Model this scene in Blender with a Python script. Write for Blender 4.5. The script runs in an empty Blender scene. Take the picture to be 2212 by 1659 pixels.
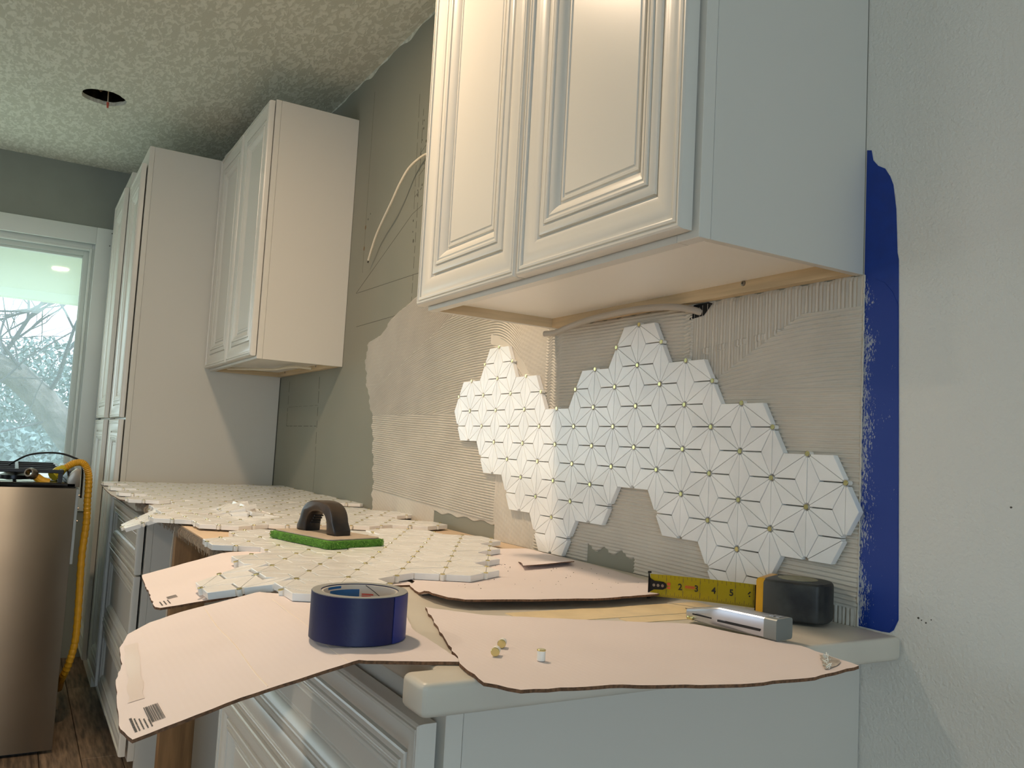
import bpy, bmesh, math, random
import numpy as np
from mathutils import Vector, Matrix, noise
random.seed(7); np.random.seed(7)
R = math.radians
S = bpy.context.scene
COL = S.collection
Z0 = 0.915            # height of the worktop above the floor; all shapes below are written with the worktop at z = 0

# ------------------------------------------------------------------ camera
cd = bpy.data.cameras.new('camera'); cam = bpy.data.objects.new('camera', cd); COL.objects.link(cam)
cd.sensor_width = 36; cd.lens = 1821.38 / 2212 * 36; cd.clip_start = .02; cd.clip_end = 200
RT = Vector((0.50742518, 0.86002723, 0.05359899)); DN = Vector((-0.04160697, 0.08657728, -0.99537545)); FW = Vector((-0.86069074, 0.50284847, 0.07971741))
M = Matrix((RT, -DN, -FW)).transposed().to_4x4(); M.translation = Vector((0.75264, -0.99437, 0.20826 + Z0))
cam.matrix_world = M
S.camera = cam

# ------------------------------------------------------------------ exposure, world, sun, lamps
S.view_settings.view_transform = 'Standard'; S.view_settings.look = 'None'
S.view_settings.gamma = 1; S.view_settings.use_curve_mapping = False
S.view_settings.exposure = 0.3
try:
    S.cycles.use_denoising = True; S.cycles.max_bounces = 8; S.cycles.diffuse_bounces = 5
    S.cycles.transparent_max_bounces = 12; S.cycles.sample_clamp_indirect = 4
except Exception: pass
W = bpy.data.worlds.new('world'); S.world = W; W.use_nodes = True
wb = W.node_tree.nodes['Background']; wb.inputs[0].default_value = (.72, .86, 1, 1); wb.inputs[1].default_value = 3.2
def light(name, kind, loc, rot, energy, color, **k):
    l = bpy.data.lights.new(name, kind); l.energy = energy; l.color = color
    for a, b in k.items(): setattr(l, a, b)
    o = bpy.data.objects.new(name, l); o.location = (loc[0], loc[1], loc[2] + Z0); o.rotation_euler = rot; COL.objects.link(o); return o
light('sun', 'SUN', (0, 0, 8), (R(50), 0, R(150)), 3.5, (1, .95, .85), angle=.02)
light('recessed_lamp', 'AREA', (-.93, -.78, 1.515), (0, 0, 0), 15.5, (1, .76, .53), shape='DISK', size=.12)
light('recessed_lamp_row', 'AREA', (-.9, -2.3, 1.515), (0, 0, 0), 9, (1, .84, .68), shape='DISK', size=.12, spread=R(142))
light('recessed_lamp_far', 'AREA', (-2.95, -2.3, 1.515), (0, 0, 0), 4, (1, .76, .5), shape='DISK', size=.12)
light('window_daylight', 'AREA', (-1.7, -4.15, .42), (R(90), 0, 0), 1.2, (.86, .86, 1), shape='RECTANGLE', size=1.0, size_y=1.1)
light('side_daylight', 'AREA', (3.15, -2.0, .25), (0, R(90), 0), 25, (.58, .81, 1), shape='RECTANGLE', size=.9, size_y=.9)

light('window_daylight_left', 'AREA', (-3.9, -1.98, .5), (0, R(-116), 0), 8, (.80, .96, .88), shape='RECTANGLE', size=1.1, size_y=2.4)
# ------------------------------------------------------------------ materials
def mat(name, col, rough=.5, metal=0, noise_amt=0, nscale=8, bump=0, bscale=60, rand=0, coat=0, spec=None, col2=None, stretch=None, bdist=.002):
    m = bpy.data.materials.new(name); m.use_nodes = True; nt = m.node_tree; N = nt.nodes; L = nt.links
    b = N['Principled BSDF']; b.inputs['Roughness'].default_value = rough; b.inputs['Metallic'].default_value = metal
    b.inputs['Base Color'].default_value = (*col, 1)
    if coat: b.inputs['Coat Weight'].default_value = coat; b.inputs['Coat Roughness'].default_value = .08
    if spec is not None: b.inputs['Specular IOR Level'].default_value = spec
    tc = N.new('ShaderNodeNewGeometry'); src = tc.outputs['Position']
    if stretch:
        mp = N.new('ShaderNodeMapping'); mp.inputs['Scale'].default_value = stretch; L.new(src, mp.inputs['Vector']); src = mp.outputs[0]
    last = None
    if noise_amt or col2:
        n = N.new('ShaderNodeTexNoise'); n.inputs['Scale'].default_value = nscale; n.inputs['Detail'].default_value = 5; L.new(src, n.inputs['Vector'])
        r = N.new('ShaderNodeValToRGB'); L.new(n.outputs['Fac'], r.inputs['Fac'])
        r.color_ramp.elements[0].position = .35; r.color_ramp.elements[1].position = .65
        a = [max(0, c * (1 - noise_amt)) for c in col]; c2 = col2 or [min(1, c * (1 + noise_amt)) for c in col]
        r.color_ramp.elements[0].color = (*a, 1); r.color_ramp.elements[1].color = (*c2, 1); last = r.outputs['Color']
    if rand:
        oi = N.new('ShaderNodeObjectInfo'); mr = N.new('ShaderNodeMapRange'); mr.inputs['To Min'].default_value = 1 - rand; mr.inputs['To Max'].default_value = 1 + rand * .6
        L.new(oi.outputs['Random'], mr.inputs['Value'])
        h = N.new('ShaderNodeHueSaturation'); L.new(mr.outputs[0], h.inputs['Value'])
        if last: L.new(last, h.inputs['Color'])
        else: h.inputs['Color'].default_value = (*col, 1)
        last = h.outputs['Color']
    if last: L.new(last, b.inputs['Base Color'])
    if bump:
        n = N.new('ShaderNodeTexNoise'); n.inputs['Scale'].default_value = bscale; n.inputs['Detail'].default_value = 3; L.new(src, n.inputs['Vector'])
        bp = N.new('ShaderNodeBump'); bp.inputs['Strength'].default_value = bump; bp.inputs['Distance'].default_value = bdist
        L.new(n.outputs['Fac'], bp.inputs['Height']); L.new(bp.outputs[0], b.inputs['Normal'])
    return m
def emis(name, col, s):
    m = bpy.data.materials.new(name); m.use_nodes = True; b = m.node_tree.nodes['Principled BSDF']
    b.inputs['Emission Color'].default_value = (*col, 1); b.inputs['Emission Strength'].default_value = s; b.inputs['Base Color'].default_value = (*col, 1); return m
def c(r, g, b):   # sRGB 0..255 -> linear
    f = lambda v: ((v / 255 + .055) / 1.055) ** 2.4 if v > 10 else v / 255 / 12.92
    return (f(r), f(g), f(b))
cab = mat('cabinet_paint', c(216, 211, 200), .30)
cabflat = mat('cabinet_side_laminate', c(212, 207, 196), .5)
underm = mat('cabinet_bottom_melamine', c(244, 240, 232), .35)
rawwood = mat('raw_maple', c(206, 184, 148), .6, noise_amt=.12, nscale=6, stretch=(1, 1, 14))
darkwood = mat('fir_stud', c(150, 112, 72), .7, noise_amt=.22, nscale=5, stretch=(14, 14, 1.2))
plyface = mat('plywood_edge', c(122, 108, 90), .8, noise_amt=.15, nscale=20, stretch=(1, 1, 18))
tilem = mat('white_marble', c(240, 238, 234), .22, noise_amt=.045, nscale=14, rand=.05, coat=.12, spec=.4)
brass = mat('brushed_brass', c(212, 200, 142), .24, metal=1)
studw = mat('stud_resin', c(238, 234, 225), .5)
mortar = mat('thinset_mortar', c(206, 198, 184), .85, noise_amt=.05, nscale=9, bump=.12, bscale=600, bdist=.0004)
card = mat('cardboard_liner', c(229, 216, 212), .6, noise_amt=.03, nscale=5, bump=.12, bscale=90, bdist=.001)
def corr(m):
    nt = m.node_tree; N = nt.nodes; L = nt.links; bp = [q for q in N if q.type == 'BUMP'][0]; g_ = [q for q in N if q.type == 'NEW_GEOMETRY'][0]
    w_ = N.new('ShaderNodeTexWave'); w_.bands_direction = 'Y'; w_.inputs['Scale'].default_value = 48; w_.inputs['Distortion'].default_value = .6; L.new(g_.outputs['Position'], w_.inputs['Vector'])
    b2 = N.new('ShaderNodeBump'); b2.inputs['Strength'].default_value = .04; b2.inputs['Distance'].default_value = .0012; L.new(w_.outputs['Fac'], b2.inputs['Height']); L.new(bp.outputs[0], b2.inputs['Normal']); L.new(b2.outputs[0], N['Principled BSDF'].inputs['Normal'])
corr(card)
cardedge = mat('cardboard_flute', c(110, 78, 54), .9, noise_amt=.4, nscale=300)
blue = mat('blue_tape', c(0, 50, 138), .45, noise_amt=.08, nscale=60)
black = mat('black_rubber', c(20, 20, 22), .5, noise_amt=.3, nscale=30)
ink = mat('printed_ink', c(70, 66, 62), .7)
pencil = mat('pencil_graphite', c(84, 80, 70), .8)
steel = mat('stainless_steel', c(150, 141, 130), .38, metal=1, noise_amt=.05, nscale=3, bump=.02, bscale=30)
alum = mat('silver_alloy', c(190, 192, 198), .3, metal=.9)
white = mat('white_trim', c(222, 226, 220), .4)
darkmetal = mat('dark_metal', c(26, 26, 30), .35, metal=.5)

# wall: unpainted primer-grey run behind the worktop, cream orange-peel paint beyond its end
def wallmat():
    m = mat('wall_paint', c(150, 146, 132), .8, bump=.25, bscale=190, bdist=.0022); nt = m.node_tree; N = nt.nodes; L = nt.links; b = N['Principled BSDF']
    g = N.new('ShaderNodeNewGeometry'); sp = N.new('ShaderNodeSeparateXYZ'); L.new(g.outputs['Position'], sp.inputs[0])
    lt = N.new('ShaderNodeMath'); lt.operation = 'GREATER_THAN'; lt.inputs[1].default_value = 0.0; L.new(sp.outputs['X'], lt.inputs[0])
    n = N.new('ShaderNodeTexNoise'); n.inputs['Scale'].default_value = 1.6; n.inputs['Detail'].default_value = 2; L.new(g.outputs['Position'], n.inputs['Vector'])
    r = N.new('ShaderNodeValToRGB'); r.color_ramp.elements[0].position = .38; r.color_ramp.elements[1].position = .62
    r.color_ramp.elements[0].color = (*c(136, 136, 122), 1); r.color_ramp.elements[1].color = (*c(146, 143, 128), 1); L.new(n.outputs['Fac'], r.inputs[0])
    mx = N.new('ShaderNodeMix'); mx.data_type = 'RGBA'; L.new(lt.outputs[0], mx.inputs[0]); L.new(r.outputs[0], mx.inputs[6]); mx.inputs[7].default_value = (*c(228, 224, 214), 1)
    L.new(mx.outputs[2], b.inputs['Base Color'])
    bp = [q for q in N if q.type == 'BUMP'][0]; mm = N.new('ShaderNodeMath'); mm.operation = 'MULTIPLY_ADD'; mm.inputs[1].default_value = .75; mm.inputs[2].default_value = .06
    L.new(lt.outputs[0], mm.inputs[0]); L.new(mm.outputs[0], bp.inputs['Strength']); return m
wallm = wallmat()
wallgrey = mat('wall_grey_paint', c(142, 145, 135), .85, noise_amt=.03, bump=.15, bscale=200, bdist=.001)
wallcream = mat('wall_cream_paint', c(205, 200, 188), .85, bump=.2, bscale=200, bdist=.001)
def ceilmat():
    m = mat('knockdown_ceiling', c(214, 212, 198), .9); nt = m.node_tree; N = nt.nodes; L = nt.links; b = N['Principled BSDF']
    g = N.new('ShaderNodeNewGeometry'); mp = N.new('ShaderNodeMapping'); mp.inputs['Scale'].default_value = (.62, 1.25, 1); L.new(g.outputs['Position'], mp.inputs[0])
    n = N.new('ShaderNodeTexNoise'); n.inputs['Scale'].default_value = 48; n.inputs['Detail'].default_value = 3; n.inputs['Distortion'].default_value = .8; L.new(mp.outputs[0], n.inputs['Vector'])
    r = N.new('ShaderNodeValToRGB'); r.color_ramp.elements[0].position = .46; r.color_ramp.elements[1].position = .56; L.new(n.outputs['Fac'], r.inputs[0])
    bp = N.new('ShaderNodeBump'); bp.inputs['Strength'].default_value = .28; bp.inputs['Distance'].default_value = .0025; L.new(r.outputs[0], bp.inputs['Height']); L.new(bp.outputs[0], b.inputs['Normal'])
    r2 = N.new('ShaderNodeValToRGB'); r2.color_ramp.elements[0].position = .46; r2.color_ramp.elements[1].position = .58; L.new(n.outputs['Fac'], r2.inputs[0])
    r2.color_ramp.elements[0].color = (*c(196, 195, 178), 1); r2.color_ramp.elements[1].color = (*c(218, 217, 202), 1); L.new(r2.outputs[0], b.inputs['Base Color']); return m
ceilm = ceilmat()

# ------------------------------------------------------------------ mesh helpers
class MB:
    def __init__(s): s.bm = bmesh.new(); s.mi = 0
    def _tag(s, fs, smooth=False):
        for f in fs: f.material_index = s.mi; f.smooth = smooth
    def box(s, x0, x1, y0, y1, z0, z1, bev=0, seg=2):
        r = bmesh.ops.create_cube(s.bm, size=1); vs = r['verts']
        for v in vs: v.co = Vector((x0 + (v.co.x + .5) * (x1 - x0), y0 + (v.co.y + .5) * (y1 - y0), z0 + (v.co.z + .5) * (z1 - z0)))
        fs = {f for v in vs for f in v.link_faces}; s._tag(fs)
        if bev:
            es = list({e for v in vs for e in v.link_edges}); q = bmesh.ops.bevel(s.bm, geom=es, offset=bev, segments=seg, affect='EDGES', profile=.5); s._tag(q['faces'])
        return s
    def prism(s, pts, h, axis='z', base=0, bev=0, seg=2):
        def P(a, b, t): return {'z': (a, b, t), 'y': (a, t, b), 'x': (t, a, b)}[axis]
        v0 = [s.bm.verts.new(P(a, b, base)) for a, b in pts]; v1 = [s.bm.verts.new(P(a, b, base + h)) for a, b in pts]
        fs = [s.bm.faces.new(v0), s.bm.faces.new(v1[::-1])]
        n = len(pts)
        for i in range(n): fs.append(s.bm.faces.new((v0[i], v1[i], v1[(i + 1) % n], v0[(i + 1) % n])))
        bmesh.ops.recalc_face_normals(s.bm, faces=fs); s._tag(fs)
        if bev:
            es = list({e for f in fs[:2] for e in f.edges}); q = bmesh.ops.bevel(s.bm, geom=es, offset=bev, segments=seg, affect='EDGES', profile=.5); s._tag(q['faces'])
        return s
    def tube(s, pts, rad, n=10, cap=True):
        pts = [Vector(p) for p in pts]; rings = []; up = Vector((0, 0, 1)); prev = None
        for i, p in enumerate(pts):
            t = (pts[min(i + 1, len(pts) - 1)] - pts[max(i - 1, 0)]).normalized()
            if prev is None: a = t.cross(up if abs(t.z) < .9 else Vector((1, 0, 0))).normalized()
            else: a = (prev - t * prev.dot(t)).normalized()
            prev = a; b = t.cross(a); r = rad[i] if hasattr(rad, '__len__') else rad
            rings.append([s.bm.verts.new(p + (a * math.cos(2 * math.pi * k / n) + b * math.sin(2 * math.pi * k / n)) * r) for k in range(n)])
        fs = []
        for i in range(len(rings) - 1):
            for k in range(n): fs.append(s.bm.faces.new((rings[i][k], rings[i][(k + 1) % n], rings[i + 1][(k + 1) % n], rings[i + 1][k])))
        s._tag(fs, True)
        if cap: cf = [s.bm.faces.new(rings[0][::-1]), s.bm.faces.new(rings[-1])]; s._tag(cf)
        return s
    def lathe(s, prof, cx=0, cy=0, n=48, z=0, closed=False):
        rings = [[s.bm.verts.new((cx + r * math.cos(2 * math.pi * k / n), cy + r * math.sin(2 * math.pi * k / n), z + h)) for k in range(n)] for r, h in prof]
        m = len(prof); fs = []
        for i in range(m if closed else m - 1):
            a, b = rings[i], rings[(i + 1) % m]
            for k in range(n): fs.append(s.bm.faces.new((a[k], a[(k + 1) % n], b[(k + 1) % n], b[k])))
        if not closed: fs += [s.bm.faces.new(rings[0][::-1]), s.bm.faces.new(rings[-1])]
        bmesh.ops.recalc_face_normals(s.bm, faces=fs)
        s._tag(fs); return s
    def quad(s, *p): f = s.bm.faces.new([s.bm.verts.new(q) for q in p]); s._tag([f]); return s
    def rot(s, pivot, ax, ang):
        bmesh.ops.rotate(s.bm, verts=s.bm.verts, cent=pivot, matrix=Matrix.Rotation(ang, 3, ax)); return s
def link(o, parent=None):
    COL.objects.link(o)
    if parent: o.parent = parent
    return o
ORIG = {}
def obj(name, mb, m, parent=None, smooth=False, label=None):
    bm = mb.bm if isinstance(mb, MB) else mb
    me = bpy.data.meshes.new(name); vs = [v.co for v in bm.verts]
    if parent is not None: off = Vector(ORIG.get(parent.name, (0, 0, 0)))
    else:
        xs = [v.x for v in vs]; ys = [v.y for v in vs]; zs = [v.z for v in vs]
        off = Vector(((min(xs) + max(xs)) / 2, (min(ys) + max(ys)) / 2, min(zs)))
    for v in bm.verts: v.co = v.co - off
    bm.to_mesh(me); bm.free()
    for mm in (m if isinstance(m, (list, tuple)) else [m]): me.materials.append(mm)
    if smooth is not None: me.shade_smooth(); me.set_sharp_from_angle(angle=R(24))
    o = bpy.data.objects.new(name, me)
    if parent is None: o.location = off; ORIG[o.name] = off
    else: ORIG[o.name] = off
    link(o, parent)
    if label: o['label'] = label
    return o
def tag(o, label, cat, group=None, kind=None):
    o['label'] = label; o['category'] = cat
    if group: o['group'] = group
    if kind: o['kind'] = kind
    return o
def thing(name, label, cat, loc, group=None, kind=None):
    o = bpy.data.objects.new(name, None); o.empty_display_size = .05; o.location = loc; link(o); ORIG[o.name] = Vector(loc)
    return tag(o, label, cat, group, kind)
def struct(o): o['kind'] = 'structure'; return o

# ------------------------------------------------------------------ room shell
XL, XR, YF = -3.97, 3.2, -4.2
H = 1.535
struct(obj('wall_back', MB().box(XL - .12, XR + .12, 0, .12, -Z0, H + .1), wallm))
# left wall with the kitchen window opening y -2.3..-.70, z -.12..1.145
wl = MB(); t = .14
wl.box(XL - t, XL, YF, -3.25, -Z0, H + .1).box(XL - t, XL, -.70, -.0, -Z0, H + .1).box(XL - t, XL, -3.25, -.70, 1.15, H + .1).box(XL - t, XL, -3.25, -.70, -Z0, -.12)
struct(obj('wall_left', wl, wallgrey))
wf = MB().box(XL, -2.25, YF - .12, YF, -Z0, H + .1).box(-1.15, XR, YF - .12, YF, -Z0, H + .1).box(-2.25, -1.15, YF - .12, YF, 1.02, H + .1).box(-2.25, -1.15, YF - .12, YF, -Z0, -.18)
struct(obj('wall_front', wf, wallcream))
wr = MB().box(XR, XR + .12, YF, -2.5, -Z0, H + .1).box(XR, XR + .12, -1.5, 0, -Z0, H + .1).box(XR, XR + .12, -2.5, -1.5, 1.0, H + .1).box(XR, XR + .12, -2.5, -1.5, -Z0, 0)
struct(obj('wall_right', wr, wallcream))

# ceiling slab with the round cut-out for a missing can light
def ceiling():
    bm = bmesh.new(); hc = (-2.945, -.80); hr = .082; n = 40
    ring = []
    for k in range(n):
        a = 2 * math.pi * k / n; r = hr * (1 + .03 * math.sin(5 * a) + random.uniform(-.025, .025)); ring.append((hc[0] + r * math.cos(a), hc[1] + r * math.sin(a)))
    bx = [(XL - .14, YF - .12), (XR + .12, YF - .12), (XR + .12, .12), (XL - .14, .12)]
    for z in (H, H + .016):
        # bridge: square ring around hole
        sq = []
        for k in range(n):
            a = 2 * math.pi * k / n; d = 1 / max(abs(math.cos(a)), abs(math.sin(a))); sq.append((hc[0] + .2 * d * math.cos(a), hc[1] + .2 * d * math.sin(a)))
        v1 = [bm.verts.new((*p, z)) for p in ring]; v2 = [bm.verts.new((*p, z)) for p in sq]
        for k in range(n): bm.faces.new((v1[k], v1[(k + 1) % n], v2[(k + 1) % n], v2[k]))
        x0, x1, y0, y1 = hc[0] - .2, hc[0] + .2, hc[1] - .2, hc[1] + .2
        for (a, b, d, e) in ((bx[0][0], x0, bx[0][1], bx[2][1]), (x1, bx[1][0], bx[0][1], bx[2][1]), (x0, x1, bx[0][1], y0), (x0, x1, y1, bx[2][1])):
            bm.faces.new([bm.verts.new(q) for q in ((a, d, z), (b, d, z), (b, e, z), (a, e, z))])
        if z == H: lo = v1
        else:
            for k in range(n): bm.faces.new((lo[k], lo[(k + 1) % n], v1[(k + 1) % n], v1[k]))
    return bm
cl = struct(obj('ceiling', ceiling(), ceilm))
# dark cavity above the cut-out: timber joist, insulation, wire with red nut
g = thing('ceiling_cutout', 'ragged round hole in the ceiling with dark cavity and loose wires', 'hole', (-2.945, -.80, H))
cav = MB(); cav.box(-3.2, -2.7, -1.05, -.55, H + .21, H + .23).box(-3.2, -3.18, -1.05, -.55, H + .017, H + .21).box(-2.72, -2.7, -1.05, -.55, H + .017, H + .21).box(-3.2, -2.7, -1.05, -1.03, H + .017, H + .21).box(-3.2, -2.7, -.57, -.55, H + .017, H + .21)
obj('cavity_boarding', cav, mat('cavity_dark', c(96, 82, 64), .95, noise_amt=.6, nscale=30), g)
ins = bmesh.new()
for k in range(26):
    p = Vector((-2.945 + random.uniform(-.1, .1), -.8 + random.uniform(-.1, .1), H + random.uniform(.05, .12)))
    q = bmesh.ops.create_icosphere(ins, subdivisions=1, radius=random.uniform(.015, .035))
    for v in q['verts']: v.co = v.co * random.uniform(.7, 1.3) + p
io = obj('insulation', ins, mat('insulation_fluff', c(150, 132, 104), 1, noise_amt=.5, nscale=60), g); io['kind'] = 'stuff'
obj('wire', MB().tube([(-2.97, -.79, H + .15), (-2.985, -.785, H + .06), (-3.0, -.782, H + .004), (-3.003, -.781, H - .012)], .002, 6), mat('wire_copper', c(200, 180, 150), .5), g)
obj('wire_nut', MB().tube([(-3.0, -.782, H + .004), (-3.004, -.781, H - .018)], [.005, .0035], 8), mat('red_plastic', c(205, 90, 70), .4), g)
# recessed lights (out of frame, real lamps sit in them)
for i, (x, y) in enumerate(((-.93, -.78), (-.9, -2.3), (-2.95, -2.3))):
    g = thing('recessed_light', ('recessed ceiling light above the near wall cabinet', 'recessed ceiling light in the row by the window, nearer', 'recessed ceiling light in the row by the window, farther')[i], 'light', (x, y, H - .014))
    obj('trim_ring', MB().lathe([(.068, .014), (.092, .014), (.092, .008), (.085, .003), (.07, .003)], x, y, 40, H - .014, True), white, g)
    obj('lens', MB().lathe([(.066, .013), (.066, .008), (.001, .008)], x, y, 32, H - .014), emis('lamp_lens', (1, .8, .55), 3), g)

# floor with individual planks
fl = struct(obj('floor', MB().box(XL - .14, XR + .12, YF - .12, .12, -Z0 - .05, -Z0 - .008), mat('subfloor', c(60, 46, 36), .9)))
plankm = mat('dark_rustic_oak', c(128, 106, 84), .5, noise_amt=.5, nscale=7, stretch=(1.2, 11, 1), rand=.25, bump=.3, bscale=14)
pm = MB().box(-.449, .449, -.0615, .0615, 0, .008, .0015, 1).bm; pme = bpy.data.meshes.new('plank'); pm.to_mesh(pme); pm.free(); pme.materials.append(plankm)
row = 0; y = YF + .06
while y < .05:
    x = XL + .3 - (row % 3) * .3
    while x < XR + .2:
        if y > -2.4 and x < -.2:
            o = bpy.data.objects.new('plank', pme); o.location = Vector((x + .1, y, -Z0 - .008)) - ORIG['floor']; link(o, fl)
        x += .9
    y += .125; row += 1
rest = MB()
yy = YF + .06; row = 0
while yy < .05:
    x = XL + .3 - (row % 3) * .3
    while x < XR + .2:
        if not (yy > -2.4 and x < -.2): rest.box(x + .1 - .449, x + .1 + .449, yy - .0615, yy + .0615, -Z0 - .008, -Z0)
        x += .9
    yy += .125; row += 1
ro = obj('plank_field', rest, plankm, fl); ro['kind'] = 'stuff'

# ------------------------------------------------------------------ window in the left wall
X = XL
def ringbox(mb, x0, x1, y0, y1, z0, z1, w, bev=.002):
    mb.box(x0, x1, y0, y0 + w, z0, z1, bev).box(x0, x1, y1 - w, y1, z0, z1, bev).box(x0, x1, y0 + w, y1 - w, z1 - w, z1, bev).box(x0, x1, y0 + w, y1 - w, z0, z0 + w, bev); return mb
w = struct(obj('window_1', ringbox(MB(), X - .10, X - .02, -3.25, -.70, -.12, 1.15, .035), white))
obj('casing', ringbox(MB(), X, X + .018, -3.335, -.636, -.20, 1.225, .085), white, w)
sash = ringbox(MB(), X - .085, X - .035, -3.212, -.738, -.08, 1.112, .03); ringbox(sash, X - .075, X - .045, -3.182, -.768 + .008, -.05, 1.082, .012)
sash.box(X - .085, X - .035, -2.0, -1.95, -.05, 1.08)
obj('sash', sash, mat('vinyl_sash', c(205, 212, 206), .4), w)
obj('inner_stop', ringbox(MB(), X - .03, X - .012, -3.218, -.732, -.088, 1.118, .012, .003), white, w)
for k, (yy, zz) in enumerate(((-.652, 1.205), (-.658, 1.14))):
    obj('nail_head', MB().tube([(X + .017, yy, zz), (X + .0195, yy, zz)], .003, 8), pencil, w)
def glassmat():
    m = bpy.data.materials.new('haze_veil_glass'); m.use_nodes = True; nt = m.node_tree; N = nt.nodes; L = nt.links; N.remove(N['Principled BSDF'])
    out = N['Material Output']; tr = N.new('ShaderNodeBsdfTransparent'); tr.inputs[0].default_value = (.94, .97, .98, 1); gl = N.new('ShaderNodeBsdfGlossy'); gl.inputs['Roughness'].default_value = .02
    tl = N.new('ShaderNodeBsdfTranslucent'); tl.inputs[0].default_value = (.82, .92, 1, 1)  # bluish translucent veil on the pane stands in for the outdoor haze
    m1 = N.new('ShaderNodeMixShader'); m1.inputs[0].default_value = .22; L.new(tr.outputs[0], m1.inputs[1]); L.new(tl.outputs[0], m1.inputs[2])
    m2 = N.new('ShaderNodeMixShader'); m2.inputs[0].default_value = .05; L.new(m1.outputs[0], m2.inputs[1]); L.new(gl.outputs[0], m2.inputs[2]); L.new(m2.outputs[0], out.inputs[0]); return m
obj('pane', MB().box(X - .064, X - .058, -3.175, -.757, -.045, 1.075), glassmat(), w)
w2 = struct(obj('window_2', MB().box(-2.25, -1.15, YF - .09, YF - .03, .96, 1.02).box(-2.25, -1.15, YF - .09, YF - .03, -.18, -.12).box(-2.25, -2.19, YF - .09, YF - .03, -.12, .96).box(-1.21, -1.15, YF - .09, YF - .03, -.12, .96).box(-1.72, -1.68, YF - .09, YF - .03, -.12, .96), white))

# outside: covered porch, lawn, trees
soff = mat('porch_paint', c(214, 220, 190), .8)
g = thing('porch_roof', 'pale painted porch ceiling with beams seen through the window', 'roof', (-5.8, -1.2, 1.30))
obj('porch_ceiling', MB().box(-7.42, X - .16, -4.5, 2.4, 1.33, 1.40), soff, g)
obj('beam', MB().box(-7.42, -7.28, -4.5, 2.4, 1.26, 1.33), soff, g)
obj('beam', MB().box(-5.5, -5.2, -4.5, 2.4, 1.31, 1.33), soff, g)
g = thing('porch_light', 'round glowing recessed light in the porch ceiling outside', 'light', (-6.22, -.39, 1.31))
obj('trim_ring', MB().lathe([(.085, .02), (.105, .02), (.105, .012), (.085, .008)], -6.22, -.39, 32, 1.31, True), white, g)
obj('lens', MB().lathe([(.085, .018), (.085, .004), (.001, .002)], -6.22, -.39, 28, 1.31), emis('porch_lens', (1, .85, .6), 6), g)
lawn = obj('lawn', MB().box(-60, X - .3, -40, 40, -1.35, -1.2), mat('lawn_grass', c(150, 152, 120), .95, noise_amt=.2, nscale=3)); tag(lawn, 'sunlit green lawn outside the window', 'lawn', kind='stuff')
bark = mat('tree_bark', c(112, 108, 106), .9, noise_amt=.35, nscale=9, bump=.8, bscale=26, bdist=.02)
leafm = mat('leaf_green', c(112, 132, 132), .7, noise_amt=.35, nscale=3)
def branch(mb, p, d, r, depth, steps=5, L=.5):
    pts = [p]; rad = [r]
    for k in range(steps):
        d = (d + Vector((random.uniform(-.25, .25), random.uniform(-.25, .25), random.uniform(-.15, .2)))).normalized(); p = p + d * L / steps * 1.3; pts.append(p); rad.append(r * (1 - .6 * (k + 1) / steps))
    mb.tube(pts, rad, 6)
    if depth:
        for k in range(3 + (depth > 1)):
            q = pts[random.randint(1, steps)]; nd = (d + Vector((random.uniform(-1, 1), random.uniform(-1, 1), random.uniform(-.7, .9)))).normalized()
            branch(mb, q, nd, r * .5, depth - 1, steps, L * .72)
g = thing('leaning_tree', 'old leaning tree with thick bent trunk and bare twigs outside the window', 'tree', (-9, .25, -1.2))
tb = MB(); tb.tube([(-9.3, .9, -1.199), (-9.15, .35, -.9), (-9.05, -.1, -.35), (-9.0, -.52, .13), (-9, -.78, .48), (-9, -1.02, .70), (-9, -1.4, .86), (-9.1, -2.0, 1.15), (-9.3, -2.7, 1.8)], [.22, .19, .16, .145, .14, .13, .125, .11, .09], 14)
obj('trunk', tb, bark, g)
br = MB()
for st, d, r_, dp in (((-9, -1.2, .8), (0, .35, .9), .045, 3), ((-9, -.75, .5), (.3, .6, .8), .04, 3), ((-9.05, -1.5, 1.35), (.1, .8, .18), .05, 3), ((-9, -.5, .15), (.3, .9, .4), .03, 3), ((-9, -.9, .6), (.4, -.3, .9), .035, 3), ((-9, -.8, 1.9), (.1, .4, -.6), .04, 3), ((-8.9, -.3, 1.8), (.1, -.5, -.6), .04, 3), ((-8.9, -1.2, .1), (.1, .8, .1), .02, 2), ((-8.8, -1.3, .5), (.1, .8, .5), .02, 3)):
    branch(br, Vector(st), Vector(d), r_ * .6, dp, 5, 1.0)
bo = obj('branches', br, mat('twig_bark', c(84, 84, 92), .9), g); bo['kind'] = 'stuff'
def crown(cx, cy, cz, rx, ry, rz, n, sz):
    V = []; F = []
    for i in range(n):
        while True:
            q = np.random.uniform(-1, 1, 3)
            if (q ** 2).sum() < 1: break
        p = np.array([cx, cy, cz]) + q * np.array([rx, ry, rz]); a = np.random.normal(size=3); a /= np.linalg.norm(a); b = np.cross(a, np.random.normal(size=3)); b /= np.linalg.norm(b)
        s_ = sz * random.uniform(.5, 1.3); k = len(V); V += [tuple(p - a * s_), tuple(p + b * s_ * .5), tuple(p + a * s_), tuple(p - b * s_ * .5)]; F.append((k, k + 1, k + 2, k + 3))
    return V, F
trees = [(-15, -3.9, .62, 1.5, 1.5, 1.6, 'broad leafy tree left of the leaning trunk outside'), (-19, -.6, .5, 1.9, 2.4, 1.55, 'round leafy tree straight behind the leaning trunk'), (-14.6, 1.9, .6, 1.4, 1.7, 1.6, 'leafy tree beyond the right edge of the window pane'), (-12.4, -1.6, -.40, .9, 1.5, .66, 'low leafy bush under the leaning trunk')]
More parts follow.
